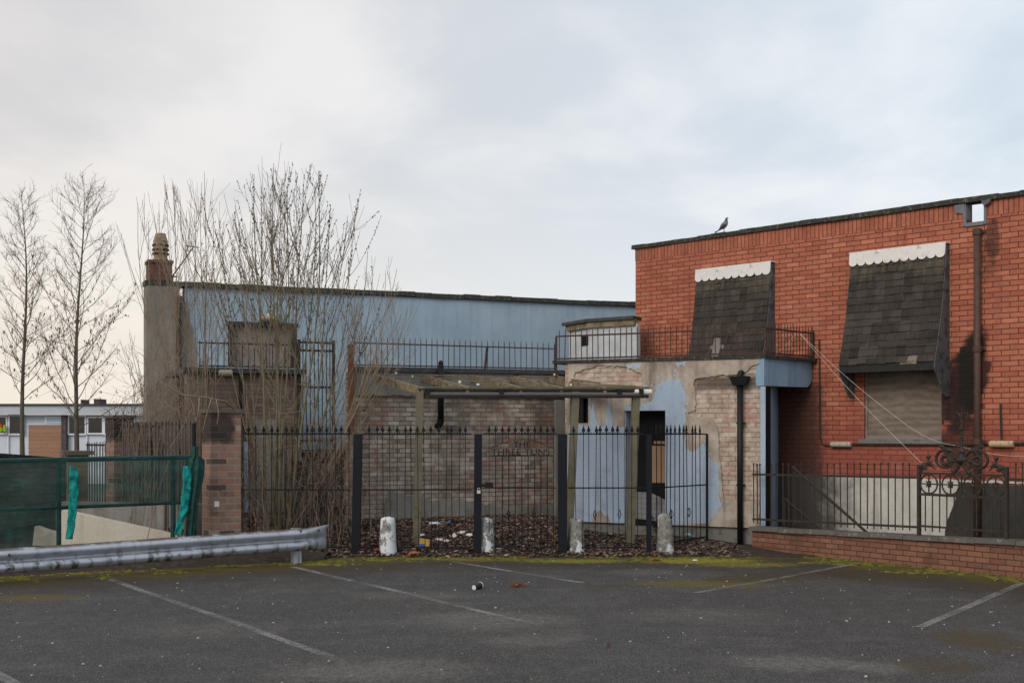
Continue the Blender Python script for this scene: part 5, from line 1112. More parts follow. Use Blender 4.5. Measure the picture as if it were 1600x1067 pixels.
def cloth(pxa, pxb, ta, tb, ba, bb, seed, bulge=.03):
    m = MB(); nx, ny = 50, 16
    for j in range(ny + 1):
        for i in range(nx + 1):
            px = lerp(pxa, pxb, i / nx); u = j / ny; zt1, zb1 = ta(px), tb(px); z = lerp(zt1, zb1, u)
            f = -bulge * math.sin(u * PI) * (1 + .7 * mnoise.noise(Vector((px * .03, u * 2, seed)))) - .035 + .02 * mnoise.noise(Vector((px * .09, u * 5, seed)))
            m.v.append(Vector((NF.x(px), f, z - .012 * math.sin(px * .1) * u)))
    for j in range(ny):
        for i in range(nx): a = j * (nx + 1) + i; m.f.append([a, a + 1, a + nx + 2, a + nx + 1]); m.mi.append(0)
    return m
cloth(-108, 301, lambda p: nl(ztl, ztr_, p) + .03, lambda p: nl(zml, zmr, p) - .01, None, None, 1).build('netting', m_net, t, smooth=True)
cloth(-108, 91, lambda p: nl(zml, zmr, p) + .01, lambda p: .12, None, None, 5, .02).build('netting', m_net, t, smooth=True)
bag = MB(); nx, ny = 16, 20                       # loose end of netting gathered against the brick pillar
for j in range(ny + 1):
    for i in range(nx + 1):
        u, v_ = i / nx, j / ny; px = lerp(290, 316 + 3 * math.sin(v_ * 7) - 14 * v_ ** 3, u) if v_ > .12 else lerp(299, 308, u); py = lerp(697, 838, v_)
        x, z = NF.hit(px, py); bag.v.append(Vector((x, -.09 * math.sin(u * PI) * (1 - .3 * v_) - .02 + .02 * math.sin(u * 17 + v_ * 5), z)))
for j in range(ny):
    for i in range(nx): a = j * (nx + 1) + i; bag.f.append([a, a + 1, a + nx + 2, a + nx + 1]); bag.mi.append(0)
bag.build('gathered_netting', m_netd, t, smooth=True)
def strap(label, ptsL, ptsR, seed):
    m = MB(); nrow = 40; ncol = 6
    ys = [p[1] for p in ptsL]
    def ip(pts, y):
        for (xa, ya), (xb, yb) in zip(pts, pts[1:]):
            if ya <= y <= yb: return lerp(xa, xb, (y - ya) / (yb - ya))
        return pts[-1][0]
    b = NF.W(*[NF.hit(ptsL[-1][0], ptsL[-1][1], .1)[0], .1, 0])
    t = thing('fabric_strip', label, 'fabric strip', at=(b.x, b.y, NF.hit(ptsL[-1][0], ptsL[-1][1], .1)[1]), group='teal fabric strips tied to the netting screen')
    for j in range(nrow + 1):
        y = lerp(ys[0], ys[-1], j / nrow); a, c_ = ip(ptsL, y), ip(ptsR, y)
        for i in range(ncol + 1):
            x, z = NF.hit(lerp(a, c_, i / ncol) + 1.2 * mnoise.noise(Vector((j * .25, seed, i * .2))), y, .1); wv = .012 * math.sin(j * .35 + seed) * math.sin(i * 1.1 + j * .12) + .02 * mnoise.noise(Vector((i * .5, j * .3, seed))); m.v.append(NF.W(x, .1 + wv, z))
    for j in range(nrow):
        for i in range(ncol): q = j * (ncol + 1) + i; m.f.append([q, q + 1, q + ncol + 2, q + ncol + 1]); m.mi.append(0)
    o = m.build('cloth', m_teal, t, world=True, smooth=True); so_ = o.modifiers.new('thickness', 'SOLIDIFY'); so_.thickness = .004
strap('crumpled teal fabric strip nearer the pole at the left of the netting', [(108, 728), (108, 760), (107, 790), (105, 815), (103, 842)], [(122, 731), (123, 755), (121, 790), (117, 820), (114, 842)], 1)
strap('teal fabric strip slanting down beside the blackened brick pillar', [(286, 728), (285, 760), (282, 790), (276, 815), (272, 836)], [(299, 726), (298, 765), (294, 795), (287, 815), (283, 836)], 4)
# walls seen through the netting
v0, v1 = P(95, YH, 18.7), P(262, YH, 18.7); VF = Frame((v0.x, v0.y), (v1.x, v1.y)); t = thing('cream_wall', 'cream painted blockwork ramp wall sloping down behind the netting', 'wall', M=VF.M)
MB().prism([[(-.45, -.05), (VF.L + .3, -.05), (VF.L + .3, VF.z(275, 840)), (VF.x(97), VF.z(97, 797)), (VF.x(95), VF.z(95, 800)), (VF.x(95), VF.z(95, 835)), (VF.x(70), VF.z(70, 828)), (VF.x(54), VF.z(54, 822))]], 0, .2).build('wall', m_creamwall, t)
v0, v1 = P(96, YH, 19.5), P(306, YH, 18.9); VF2 = Frame((v0.x, v0.y), (v1.x, v1.y)); t = thing('retaining_wall', 'grey rendered retaining wall beneath the slatted fence', 'wall', M=VF2.M); MB().box(-.1, VF2.L, 0, .25, -.05, VF2.z(200, 786)).build('wall', m_greyrender, t)
v0, v1 = P(-420, YH, 15.6), P(104, YH, 21.6); VF3 = Frame((v0.x, v0.y), (v1.x, v1.y)); t = thing('dark_brick_wall', 'dark brick boundary wall with a coping behind the netting at the far left', 'wall', M=VF3.M)
MB().prism([[(0, -.05), (VF3.L, -.05), (VF3.L, VF3.z(104, 722)), (VF3.x(0), VF3.z(0, 715)), (0, VF3.z(-400, 706))]], 0, .22).build('wall', m_darkbrick, t)
MB().prism([[(0, VF3.z(-400, 705.5)), (VF3.x(0), VF3.z(0, 714)), (VF3.L, VF3.z(104, 721)), (VF3.L, VF3.z(104, 716)), (VF3.x(0), VF3.z(0, 708)), (0, VF3.z(-400, 700))]], -.05, .27).build('coping', m_coping, t)

# ------------------------------------------------------------------ white flat roofed building far left
u0, u1 = P(-420, YH, 45), P(232, YH, 45); UF = Frame((u0.x, u0.y), (u1.x, u1.y)); t = thing('white_building', 'white flat roofed building with tan cladding in the left distance', 'building', M=UF.M)
def ub(a, b, ya, yb, y0, y1): return MB().box(UF.x(a), UF.x(b), y0, y1, UF.z(a, yb), UF.z(a, ya))
m_wpanel = plain('white_wall_panel', (0.52, 0.56, 0.62), 0.6, 0.08, 3, 0.05)
MB().box(0, UF.L, .05, 9, -.1, UF.z(0, 648)).build('wall', m_wpanel, t)
ub(-420, 232, 634, 647.5, -.35, -.05).build('fascia', plain('pale_grey_fascia', (0.42, 0.45, 0.49), 0.6, 0.15, 2, 0.05), t); MB().box(-.1, UF.L + .1, -.42, 9.2, UF.z(0, 633.8), UF.z(0, 631)).build('roof', m_felt, t)
ub(45, 98, 664, 720, -.02, .049).build('cladding', m_tanclad, t); ub(98, 106, 648, 720, -.16, .049).build('brick_pier', m_darkpier, t); ub(44, 98.5, 662, 664, -.05, .049).build('drip_board', m_wpanel, t)
for a, b, ya, yb in ((-14, 10, 652, 676), (16, 35.5, 650, 677), (109, 133, 651, 677), (139, 160, 653, 676), (165, 190, 652, 677), (-45, -20, 651, 677), (-110, -80, 651, 677), (-160, -130, 651, 677), (-230, -200, 651, 677), (-300, -270, 651, 677)):
    f = ub(a - 2.5, b + 2.5, ya - 2.5, yb + 2.5, -.06, .049).build('window', m_white, t); ub(a, b, ya, yb, -.066, -.061).build('pane', m_glass, f)
f = ub(71, 98, 650.5, 661, -.06, .049).build('window', m_white, t); ub(73.5, 96, 652.5, 659, -.066, -.061).build('pane', m_glassb, f)
for px in (-20, 12, 135): ub(px, px + 1.6, 680, 720, -.02, .049).build('mullion', m_white, t)
for px, wv, py in ((111, 2.4, 623), (132, 9, 622)): ub(px, px + wv, py, 631, 1.0, 1.8).build('roof_vent', m_darkpier, t)
c = P(4, 668, 44.8); tt = thing('bright_jackets', 'bright yellow and red jackets seen in the leftmost white framed window', 'jackets', at=c)
for nm, colr, a, b, ya, yb in (('yellow_jacket', (0.22, 0.34, 0.02), 5, 9, 663, 675), ('yellow_jacket', (0.22, 0.34, 0.02), 0, 3, 666, 675), ('red_jacket', (0.5, 0.03, 0.02), -3, 3.5, 662, 666.5)):
    lp = [(a, yb), (b, yb - 1), (b + .6, (ya + yb) / 2), (b - .8, ya), (a + .6, ya + .5), (a - .5, (ya + yb) / 2)]; m = MB().prism([[(P(x, y, 44.8) - c).to_tuple()[::2] for x, y in lp][::-1]], -.03, .03); m.build(nm, plain(nm + '_cloth', colr, .7, .3, 6, .2), tt)
# ------------------------------------------------------------------ pipes, lamps, cords, aerial
t = thing('drainpipe', 'brown cast iron drainpipe on the red brick wall below the parapet outlet', 'drainpipe', M=RF.M @ Matrix.Translation((RF.x(1527, .08), 0, 0)))
zt_ = RF.z(1527, 361, .08); m = MB().tube([(0, -.08, 0), (0, -.08, zt_)], .055, 10); m.build('pipe', m_brown, t, smooth=True)
for py in (362, 545, 690): z = RF.z(1530, py, .08); MB().lathe([(.056, -.05), (.07, -.045), (.07, .045), (.056, .05)], 10, (0, -.08, z)).build('collar', m_brown, t); MB().box(-.10, .10, -.03, -.001, z - .02, z + .02).build('bracket', m_brown, t)
hx = EF.x(1156, .1); t = thing('drainpipe', 'black plastic drainpipe with a hopper head on the bare brick of the extension', 'drainpipe', M=EF.M @ Matrix.Translation((hx, 0, 0)))
zh0, zh1 = EF.z(1153, 602, .1), EF.z(1153, 588, .1)
MB().tube([(0, -.09, 0.0), (0, -.09, zh0)], .047, 10).build('pipe', m_bpvc, t, smooth=True)
MB().hexa([(-.10, -.17, zh0), (.10, -.17, zh0), (.10, -.018, zh0), (-.10, -.018, zh0), (-.15, -.20, zh1), (.15, -.20, zh1), (.15, -.018, zh1), (-.15, -.018, zh1)]).build('hopper', m_bpvc, t)
MB().tube([(.01, .0, zh1 + .07), (.0, -.07, zh1 + .06), (-.01, -.10, zh1 - .02)], [.045, .045, .045], 8).build('spout', m_bpvc, t)
for z in (1.0, 2.0): MB().box(-.07, .07, -.07, -.018, z, z + .03).build('clip', m_bpvc, t)
px_ = AF.x(688, .14); t = thing('drainpipe', 'short black vent pipe rising past the outbuilding roof edge', 'drainpipe', M=AF.M @ Matrix.Translation((px_, 0, 0)))
MB().tube([(0, -.16, AF.z(688, 655, .16)), (0, -.16, AF.z(688, 572, .16))], .055, 10).build('pipe', m_bpvc, t, smooth=True)
MB().tube([(0, -.16, AF.z(688, 655, .16)), (-.005, -.15, AF.z(688, 661, .16)), (-.03, -.06, AF.z(688, 667, .16))], [.062, .062, .055], 10).build('elbow', m_bpvc, t); MB().lathe([(.06, 0), (.045, .03), (.05, .06), (.02, .10)], 8, (0, -.16, AF.z(688, 572, .16))).build('cowl', m_bpvc, t)
# conduit and wall lamps on the red wall
t = thing('conduit', 'dark electrical conduit running across the red wall between the lamps', 'conduit', M=RF.M); m = MB(); v = .03
def rp(px, py, v=.03): x, z = RF.hit(px, py, v); return (x, -v, z)
m.tube([rp(1280, 530), rp(1280.5, 600), rp(1281.5, 680), rp(1283.5, 692), rp(1289, 696), rp(1300, 696)], .013, 6).build('pipe', m_iron, t)
MB().tube([rp(1325, 694), rp(1400, 694.5), rp(1500, 694.5), rp(1546, 693.5)], .02, 6).build('pipe', m_iron, t); MB().tube([rp(1580, 693), rp(1660, 691)], .02, 6).build('pipe', m_iron, t); MB().tube([rp(1563, 630), rp(1565, 690)], .016, 6).build('pipe', m_iron, t)
def lamp(fr, px0, px1, py0, py1, label, mat, v=.07):
    x0, z0 = fr.hit(px0, py1, v); x1, z1 = fr.hit(px1, py0, v); z1 = fr.hit((px0 + px1) / 2, py0, v)[1]; z0 = fr.hit((px0 + px1) / 2, py1, v)[1]
    t = thing('wall_lamp', label, 'wall lamp', M=fr.M @ Matrix.Translation((x0, 0, z0)), group='unlit bulkhead lamps'); a, b = x1 - x0, z1 - z0
    MB().tube([(0.0, -v + .01, b / 2), (.012, -v + .01, b / 2), (a - .012, -v + .01, b / 2), (a, -v + .01, b / 2)], [b * .42, b / 2, b / 2, b * .42], 12).build('diffuser', mat, t, smooth=False); MB().box(.01, a - .01, -v + .02, -.001, b * .12, b * .88).build('base', m_trim, t)
lamp(RF, 1298, 1329, 690, 698.5, 'pale unlit tube lamp on the red wall left of the boarded window', m_lamp)
lamp(RF, 1546, 1583, 688, 699, 'yellowed unlit tube lamp on the red wall right of the brown drainpipe', m_lamptan)
lamp(BF, 404, 437, 490, 502, 'pale unlit bulkhead lamp on the blue wall above the boarded window', m_lamp)
lamp(LF, 341, 363, 575, 588, 'pale unlit bulkhead lamp under the roof edge behind the willow', m_lamp)
# cords
def cord(label, pts, r=.0023):
    b = pts[-1]; t = thing('cord', label, 'cord', at=b, group='pale cords strung from the balcony'); out = []
    for a, c_ in zip(pts, pts[1:]):
        n = 14
        for k in range(n): u = k / n; out.append(a.lerp(c_, u) - Vector((0, 0, .06 * math.sin(u * PI))) - b)
    out.append(pts[-1] - b); MB().tube(out, r, 5).build('line', m_rope, t)
K = P(1247, 518, 20.75); cord('pale cord from the balcony corner down to the left post of the ornamental gate', [K, P(1440, 723, 17.75)]); cord('pale cord from the balcony corner past the gate finial to the right edge', [K, P(1418, 665, 18.4), P(1500, 697, 17.5), P(1640, 712, 16.2)])
cord('pale loop of cord tied along the side of the balcony railing', [P(1208, 553, 20.3), P(1243, 520, 20.72), P(1236, 532, 20.65), P(1216, 554, 20.35)], .003)
a, b = P(270, 431, 25.6), P(303, 385, 25.6); t = thing('tv_aerial', 'thin tv aerial leaning above the roof beside the chimney', 'aerial', at=a)
MB().tube([Vector((0, 0, -.12)), Vector((0, 0, 0)), b - a], [.018, .016, .012], 6).build('mast', m_iron, t)
bm0, bm1 = P(290, 384, 25.5), P(311, 387, 25.9); MB().tube([bm0 - a, bm1 - a], .010, 5).build('boom', m_iron, t)
for f in (0.02, .2, .38, .55, .72, .9): p = bm0.lerp(bm1, f) - a; MB().tube([p + Vector((.03, -.05, .10)), p - Vector((.03, -.05, .10))], .005, 4).build('element', m_iron, t)
MB().tube([P(266, 431, 25.4) - a, P(277, 433, 25.4) - a], .016, 5).build('bracket', m_iron, t)

# ------------------------------------------------------------------ pigeon on the coping
x, z = RF.hit(1131, 361, .0); c = RF.W(x, 0.0, TOP + .008); t = thing('pigeon', 'grey pigeon standing on the coping of the red building', 'pigeon', M=Matrix.Translation(c) @ Matrix.Rotation(R(-8), 4, 'Z'))
m = MB(); n = 12
sec = [((-.112, .0, .015), .012, .006), ((-.095, 0, .03), .020, .009), ((-.07, 0, .052), .026, .016), ((-.045, 0, .078), .042, .034), ((-.01, 0, .112), .054, .052), ((.02, 0, .145), .052, .052), ((.036, 0, .175), .042, .042), ((.042, 0, .20), .030, .030), ((.044, 0, .222), .023, .023), ((.047, 0, .238), .022, .022), ((.055, 0, .250), .019, .018), ((.066, 0, .253), .010, .010), ((.078, 0, .247), .005, .005), ((.086, 0, .242), .0015, .0015)]
for i, (p, rw, rh) in enumerate(sec):
    p = Vector(p); q = Vector(sec[min(i + 1, len(sec) - 1)][0]) - Vector(sec[max(i - 1, 0)][0]); q.normalize(); up = Vector((0, 1, 0)).cross(q) * -1
    for k in range(n): an = 2 * PI * k / n; m.v.append(p + Vector((0, 1, 0)) * rw * math.cos(an) + up * rh * math.sin(an))
for i in range(len(sec) - 1):
    for k in range(n): m.f.append([i*n+k, i*n+(k+1) % n, (i+1)*n+(k+1) % n, (i+1)*n+k]); m.mi.append(0)
m.f.append(list(range(n))); m.mi.append(0)
def pmat():
    q = Mat('pigeon_feathers', .7, .3); x, y, z = q.xyz(); c = q.mix(q.step(z, .08, .15), (0.10, 0.105, 0.13), (0.16, 0.17, 0.20)); c = q.mix(q.step(z, .17, .20), c, (0.055, 0.075, 0.085)); q.col(q.mix(q.step(q.noise(30, 4), .5, .7, 0, .5), c, (.05, .05, .06))); return q.m
m.build('body', pmat(), t, smooth=True)
mw = plain('pigeon_wing', (0.085, 0.085, 0.105), .75, .3, 20, .2, c2=(0.03, 0.03, 0.035))
for sg in (-1, 1):
    m = MB(); m.tube([(.02, sg * .047, .135), (-.02, sg * .056, .108), (-.06, sg * .040, .07), (-.098, sg * .014, .030)], [.018, .026, .018, .005], 8); m.build('wing', mw, t, smooth=True)
m = MB().prism([[(-.155, -.012), (-.09, .028), (-.085, .044), (-.165, .006)]], -.022, .022).build('tail', mw, t)
ml = plain('pigeon_leg', (0.35, 0.12, 0.10), .7, .2, 9, 0)
for sg in (-1, 1): m = MB().tube([(.004, sg * .02, .075), (.002, sg * .02, .035), (.006, sg * .02, .004)], [.012, .006, .005], 6); [m.tube([(.006, sg * .02, .005), (.006 + .03 * math.cos(a), sg * .02 + .03 * math.sin(a), .002)], [.004, .002], 4) for a in (-.5, 0, .5, PI)]; m.build('leg', ml, t)

def rv_small(r): return Vector((r.gauss(0, .03), r.gauss(0, .02), r.gauss(0, .03)))
# ------------------------------------------------------------------ litter
def at_ground(px, py, z=0.0): g = G(px, py, z); return Vector((g.x, g.y, z))
a = at_ground(740.5, 921.5); a.z = .0285; d = Vector((.067, .088, .0135)).normalized(); b = a + d; c = (a + b) / 2
t = thing('paper_cup', 'black paper coffee cup lying on the asphalt', 'cup', at=a); ln = .125; q = d.to_track_quat('Z', 'Y').to_matrix().to_4x4()
MB().lathe([(.0285, .004), (.0290, .006), (.0405, ln - .008), (.042, ln - .006)], 20).xf(q).build('sleeve', plain('black_cup_card', (.018, .018, .02), .6, .2, 9, .0), t, smooth=False)
MB().lathe([(.0405, ln - .0055), (.0440, ln - .004), (.0440, ln + .003), (.0405, ln + .004)], 20).xf(q).build('rim', m_trim, t); MB().lathe([(.0, .0022), (.0268, .0020), (.0268, .0036), (.0, .0038)], 20).xf(q).build('cup_bottom', plain('white_card', (.78, .78, .77), .7, .04, 9, 0), t)
MB().lathe([(.0270, -.001), (.0292, -.001), (.0298, .0036), (.0272, .0038)], 20).xf(q).build('base_ring', m_trim, t)
def oneleaf(px, py, label, size, rz, n=1, z=0.0):
    c = at_ground(px, py, z); t = thing('dead_leaf', label, 'leaf', at=c); r4 = random.Random(int(px)); mb = MB()
    for k in range(n): leaf(mb, (r4.uniform(-.05, .05) * (n > 1) * 1.6, r4.uniform(-.05, .05) * (n > 1), .022), size * r4.uniform(.7, 1.2), rz + k * 1.9, (r4.gauss(0, .25), r4.gauss(0, .2)), .22)
    mb.build('blade', m_leafor, t)
oneleaf(812, 917, 'crumpled orange brown leaf on the asphalt right of the paper cup', .14, .3, 3)
oneleaf(950, 1012, 'small single orange leaf nearest the camera on the asphalt', .075, 1.0)
oneleaf(1023, 878, 'reddish leaf on the moss before the tallest grey bollard', .11, .2, 2)
oneleaf(652, 869, 'large pale brown leaf curled on the moss between the two left bollards', .2, .2, 2, .02)
oneleaf(545, 860, 'brown leaf near the flared end of the crash barrier', .16, 1.2, 2, .02)
def onbank(px, py):
    for k in range(1200):
        q = P(px, py, 17.0 + k * .005); z = bank(q.x, q.y) if q.y > 18.6 else 0.0
        if q.z <= z: break
    return Vector((q.x, q.y, z + .02))
def crumple(px, py, label, colr, size, seed, flat_=.55, cat='paper scrap', name='paper_scrap'):
    c = onbank(px, py); t = thing(name, label, cat, at=c); r4 = random.Random(seed); m = MB().lathe([(.02, -.3), (.35, -.25), (.5, 0), (.38, .28), (.02, .36)], 9); m.v = [Vector((p.x * r4.uniform(.7, 1.35), p.y * r4.uniform(.6, 1.1), (p.z + .2) * r4.uniform(.6, 1.3) * flat_)) * size for p in m.v]; m.build('sheet', plain('litter_%d' % seed, colr, .7, .15, 9, .3), t)
crumple(687, 846, 'crumpled white wrapper in the leaves, lower left of the white ring', (.62, .60, .58), .11, 31); crumple(697, 848, 'crumpled pinkish white tissue in the leaves just under the white ring', (.60, .55, .53), .10, 32)
crumple(722, 836, 'large torn white paper in the leaves left of the middle post', (.66, .64, .60), .15, 33); crumple(734, 839, 'torn white paper touching the middle gate post', (.64, .62, .60), .12, 34)
crumple(660, 839, 'white crumpled bag in the leaves just right of the left canopy post', (.62, .61, .62), .10, 35); crumple(779, 859, 'flattened white wrapper at the foot of the lettered gate', (.60, .60, .60), .14, 36, .25)
crumple(701, 819, 'small bright blue wrapper in the leaves near the brick wall', (.06, .20, .42), .09, 37); crumple(783, 810, 'blue crisp packet at the foot of the brick wall behind the lettered gate', (.03, .07, .20), .09, 38)
crumple(1077, 838, 'thin turquoise plastic scrap in the leaves beneath the angled fence panel', (.12, .45, .50), .11, 39, .7); crumple(925, 821, 'white scrap in the leaves in front of the blue wall', (.62, .62, .62), .11, 40, .3); crumple(588, 862, 'red wrapper beside the whitest bollard', (.30, .02, .04), .09, 41); crumple(563, 873 - 12, 'pink red wrapper on the ground at the foot of the leftmost gate post', (.30, .03, .07), .10, 42, .4)
crumple(953, 836, 'small flat white card in the leaves before the blue wall', (.60, .60, .58), .07, 43, .3)
for px, py, label in ((1083, 866, 'small white pebble of litter on the moss below the angled fence panel'), (1086, 876, 'white chip on the moss edge nearer the asphalt')):
    c = at_ground(px, py); t = thing('white_chip', label, 'chip', at=c); m = MB().lathe([(.01, 0), (.03, .004), (.034, .014), (.02, .022)], 7); m.v = [Vector((p.x * 1.3, p.y, p.z)) for p in m.v]; m.build('chip', m_trim, t)
c = onbank(678, 820); t = thing('plastic_bottle', 'white and blue plastic bottle lying in the leaves by the brick wall', 'bottle', at=c); q = Matrix.Rotation(R(88), 4, 'Y') @ Matrix.Rotation(R(20), 4, 'X'); MB().lathe([(.03, 0), (.034, .01), (.034, .09), (.034, .15), (.015, .19), (.013, .2)], 12, (0, 0, -.08)).xf(q).build('body', plain('bottle_plastic', (.50, .56, .66), .3, .1, 9, 0, spec=.5), t, smooth=True); MB().lathe([(.016, .2), (.016, .225)], 10, (0, 0, -.08)).xf(q).build('cap', plain('blue_cap', (.03, .12, .4), .4, .1, 9, 0), t)
c = onbank(661, 855); t = thing('cardboard_box', 'small yellow cardboard carton crushed at the foot of the left canopy post', 'carton', at=c); m = MB().hexa([(-.06, -.05, 0), (.10, -.06, .0), (.11, .05, 0), (-.05, .06, .0), (-.05, -.04, .10), (.10, -.05, .11), (.09, .05, .10), (-.05, .05, .12)]); m.build('carton', plain('yellow_card', (.38, .25, .05), .8, .15, 9, .1), t); MB().box(-.055, .03, -.064, -.058, .0, .04).build('blue_label', plain('blue_print', (.03, .08, .3), .7, .1, 9, 0), t)
c = onbank(710, 843); t = thing('paper_ring', 'white paper cup seen end on in the leaves like a ring', 'cup', at=c); q = Matrix.Rotation(R(78), 4, 'X'); MB().lathe([(.024, 0), (.042, 0), (.042, .006), (.032, .09), (.024, .09)], 14, (0, 0, .0)).xf(Matrix.Translation((0, 0, .04)) @ q).build('cup_wall', m_trim, t)
c = onbank(876, 858); t = thing('loose_brick', 'broken red brick at the foot of the post right of the lettered gate', 'brick', at=c); MB().hexa([(-.06, -.04, -.01), (.06, -.05, -.01), (.07, .05, -.01), (-.05, .05, -.01), (-.05, -.04, .06), (.05, -.04, .065), (.06, .04, .06), (-.05, .05, .055)]).build('brick', plain('broken_red_brick', (.26, .07, .045), .9, .3, 20, .5), t)
c = at_ground(425, 893); c.y += .5; t = thing('plastic_scrap', 'crimson plastic scrap under the flared end of the crash barrier', 'plastic scrap', at=at_ground(424, 872)); m = MB().lathe([(.02, 0), (.07, .01), (.08, .03), (.03, .045)], 8); m.v = [Vector((p.x * 1.6, p.y * .8, p.z * (1 + .3 * math.sin(p.x * 60)))) for p in m.v]; m.build('scrap', plain('crimson_plastic', (.35, .01, .05), .5, .2, 9, .1), t)

c = onbank(1032, 838); t = thing('ivy_plant', 'small dark green ivy growing at the foot of the black door', 'plant', at=c); mb = MB(); st_ = MB(); r4 = random.Random(6)
for k in range(9):
    an = r4.uniform(0, 6.28); e = Vector((math.cos(an) * .13, .03 * math.sin(an), r4.uniform(.08, .32))); st_.tube([Vector((0, 0, -.03)), e * .5 + Vector((0, 0, .05)), e], [.005, .004, .002], 4)
    for q in range(9): leaf(mb, e * r4.uniform(.4, 1.05) + rv_small(r4), r4.uniform(.04, .075), r4.uniform(0, 6.28), (r4.gauss(.9, .5), r4.gauss(0, .5)), .1)
st_.build('stems', m_cane, t); mb.build('leaves', plain('ivy_leaf', (.022, .04, .016), .6, .35, 9, .1), t)

# ------------------------------------------------------------------ trees
UP = Vector((0, 0, 1))
def rv(r, s=1.0): return Vector((r.gauss(0, s), r.gauss(0, s), r.gauss(0, s)))
def limb(mb, p, d, ln, r0, r1, r, n=6, wob=.08, up=.05, sides=4, outp=None):
    pts = [p.copy()]; rad = [r0]; d = d.normalized()
    for i in range(n):
        d = (d + rv(r, wob) + UP * up).normalized(); p = p + d * ln / n; pts.append(p.copy()); rad.append(lerp(r0, r1, (i + 1) / n))
    mb.tube(pts, rad, sides, cap=False); return pts, rad
def alder(px, pybase, pytop, Y, seed, label, lean=0.0, low=.32, catk=260, spread=1.0):
    r = random.Random(seed); b = P(px, pybase, Y); hgt = P(px, pytop, Y).z; b.z = 0
    t = thing('alder_tree', label, 'tree', at=b); tr = MB(); tw_ = MB(); ck = MB()
    pts = [Vector((0, 0, -.1))]; n = 16
    for i in range(1, n + 1): u = i / n; pts.append(Vector((lean * u + .10 * math.sin(u * 7 + seed) * u * .8, .10 * math.cos(u * 5 + seed) * u, hgt * u)))
    rad = [lerp(.085, .005, (i / n) ** .75) for i in range(n + 1)]; tr.tube(pts, rad, 8); tr.build('trunk', m_bark, t, smooth=True)
    br = MB(); nb = 58
    for i in range(nb):
        u = lerp(low, .985, (i / nb) ** .9); k = u * n; a = int(k); p = pts[a].lerp(pts[min(a + 1, n)], k - a); an = i * 2.399 + r.uniform(-.4, .4)
        ln = spread * (1.65 * (1 - u) ** .75 + .28) * r.uniform(.6, 1.15); el = r.uniform(.35, .95); d = Vector((math.cos(an) * math.cos(el), math.sin(an) * math.cos(el), math.sin(el)))
        rb = lerp(.016, .005, u); bp, brd = limb(br, p, d, ln, rb, .003, r, 7, .09, .05)
        for j in range(int(4 + ln * 9)):
            q = r.uniform(.2, 1.0) * 7; a2 = min(int(q), 6); pp = bp[a2].lerp(bp[a2 + 1], q - a2); dd = (bp[a2 + 1] - bp[a2]).normalized(); d2 = (dd + rv(r, .55) + UP * .25).normalized(); l2 = r.uniform(.15, .55) * (1.15 - u * .5)
            tp, _ = limb(tw_, pp, d2, l2, .0042, .002, r, 4, .14, .06, 3)
            for _k in range(2):
                if r.random() < .55: limb(tw_, tp[r.randint(1, 3)], (d2 + rv(r, .6)).normalized(), r.uniform(.08, .25), .003, .0018, r, 3, .12, .05, 3)
            if len(ck.v) < catk * 14 and r.random() < .5 and u < .86:
                e = tp[-1]
                for _k in range(r.choice((1, 1, 2, 3))): o_ = e + rv(r, .02); l3 = r.uniform(.03, .085); ck.tube([o_, o_ - Vector((0, 0, l3 * .4)), o_ - Vector((0, 0, l3))], [.004, .011, .006], 4, cap=False)
    br.build('branches', m_bark, t); tw_.build('twigs', m_atwig, t); tag(ck.build('catkins', m_catkin, t), kind='stuff')
    st2 = MB()
    for az_, z_, ln in ((-.9, .25, .9), (.5, .35, .55)): limb(st2, Vector((0, 0, z_)), Vector((math.cos(az_ + (0 if az_ > 0 else 2.6)), .2, 1.2)), ln, .03, .015, r, 5, .15, .0, 5)
    st2.build('dead_stub', m_bark, t)
    return t
alder(36, 706, 300, 30, 3, 'slim bare alder with a straight trunk at the far left, fewer catkins', -.0, .34, 120, 1.05)
alder(119, 703, 277, 30, 8, 'taller bare alder hung with catkins, second from the left edge', .10, .24, 330, 1.5)

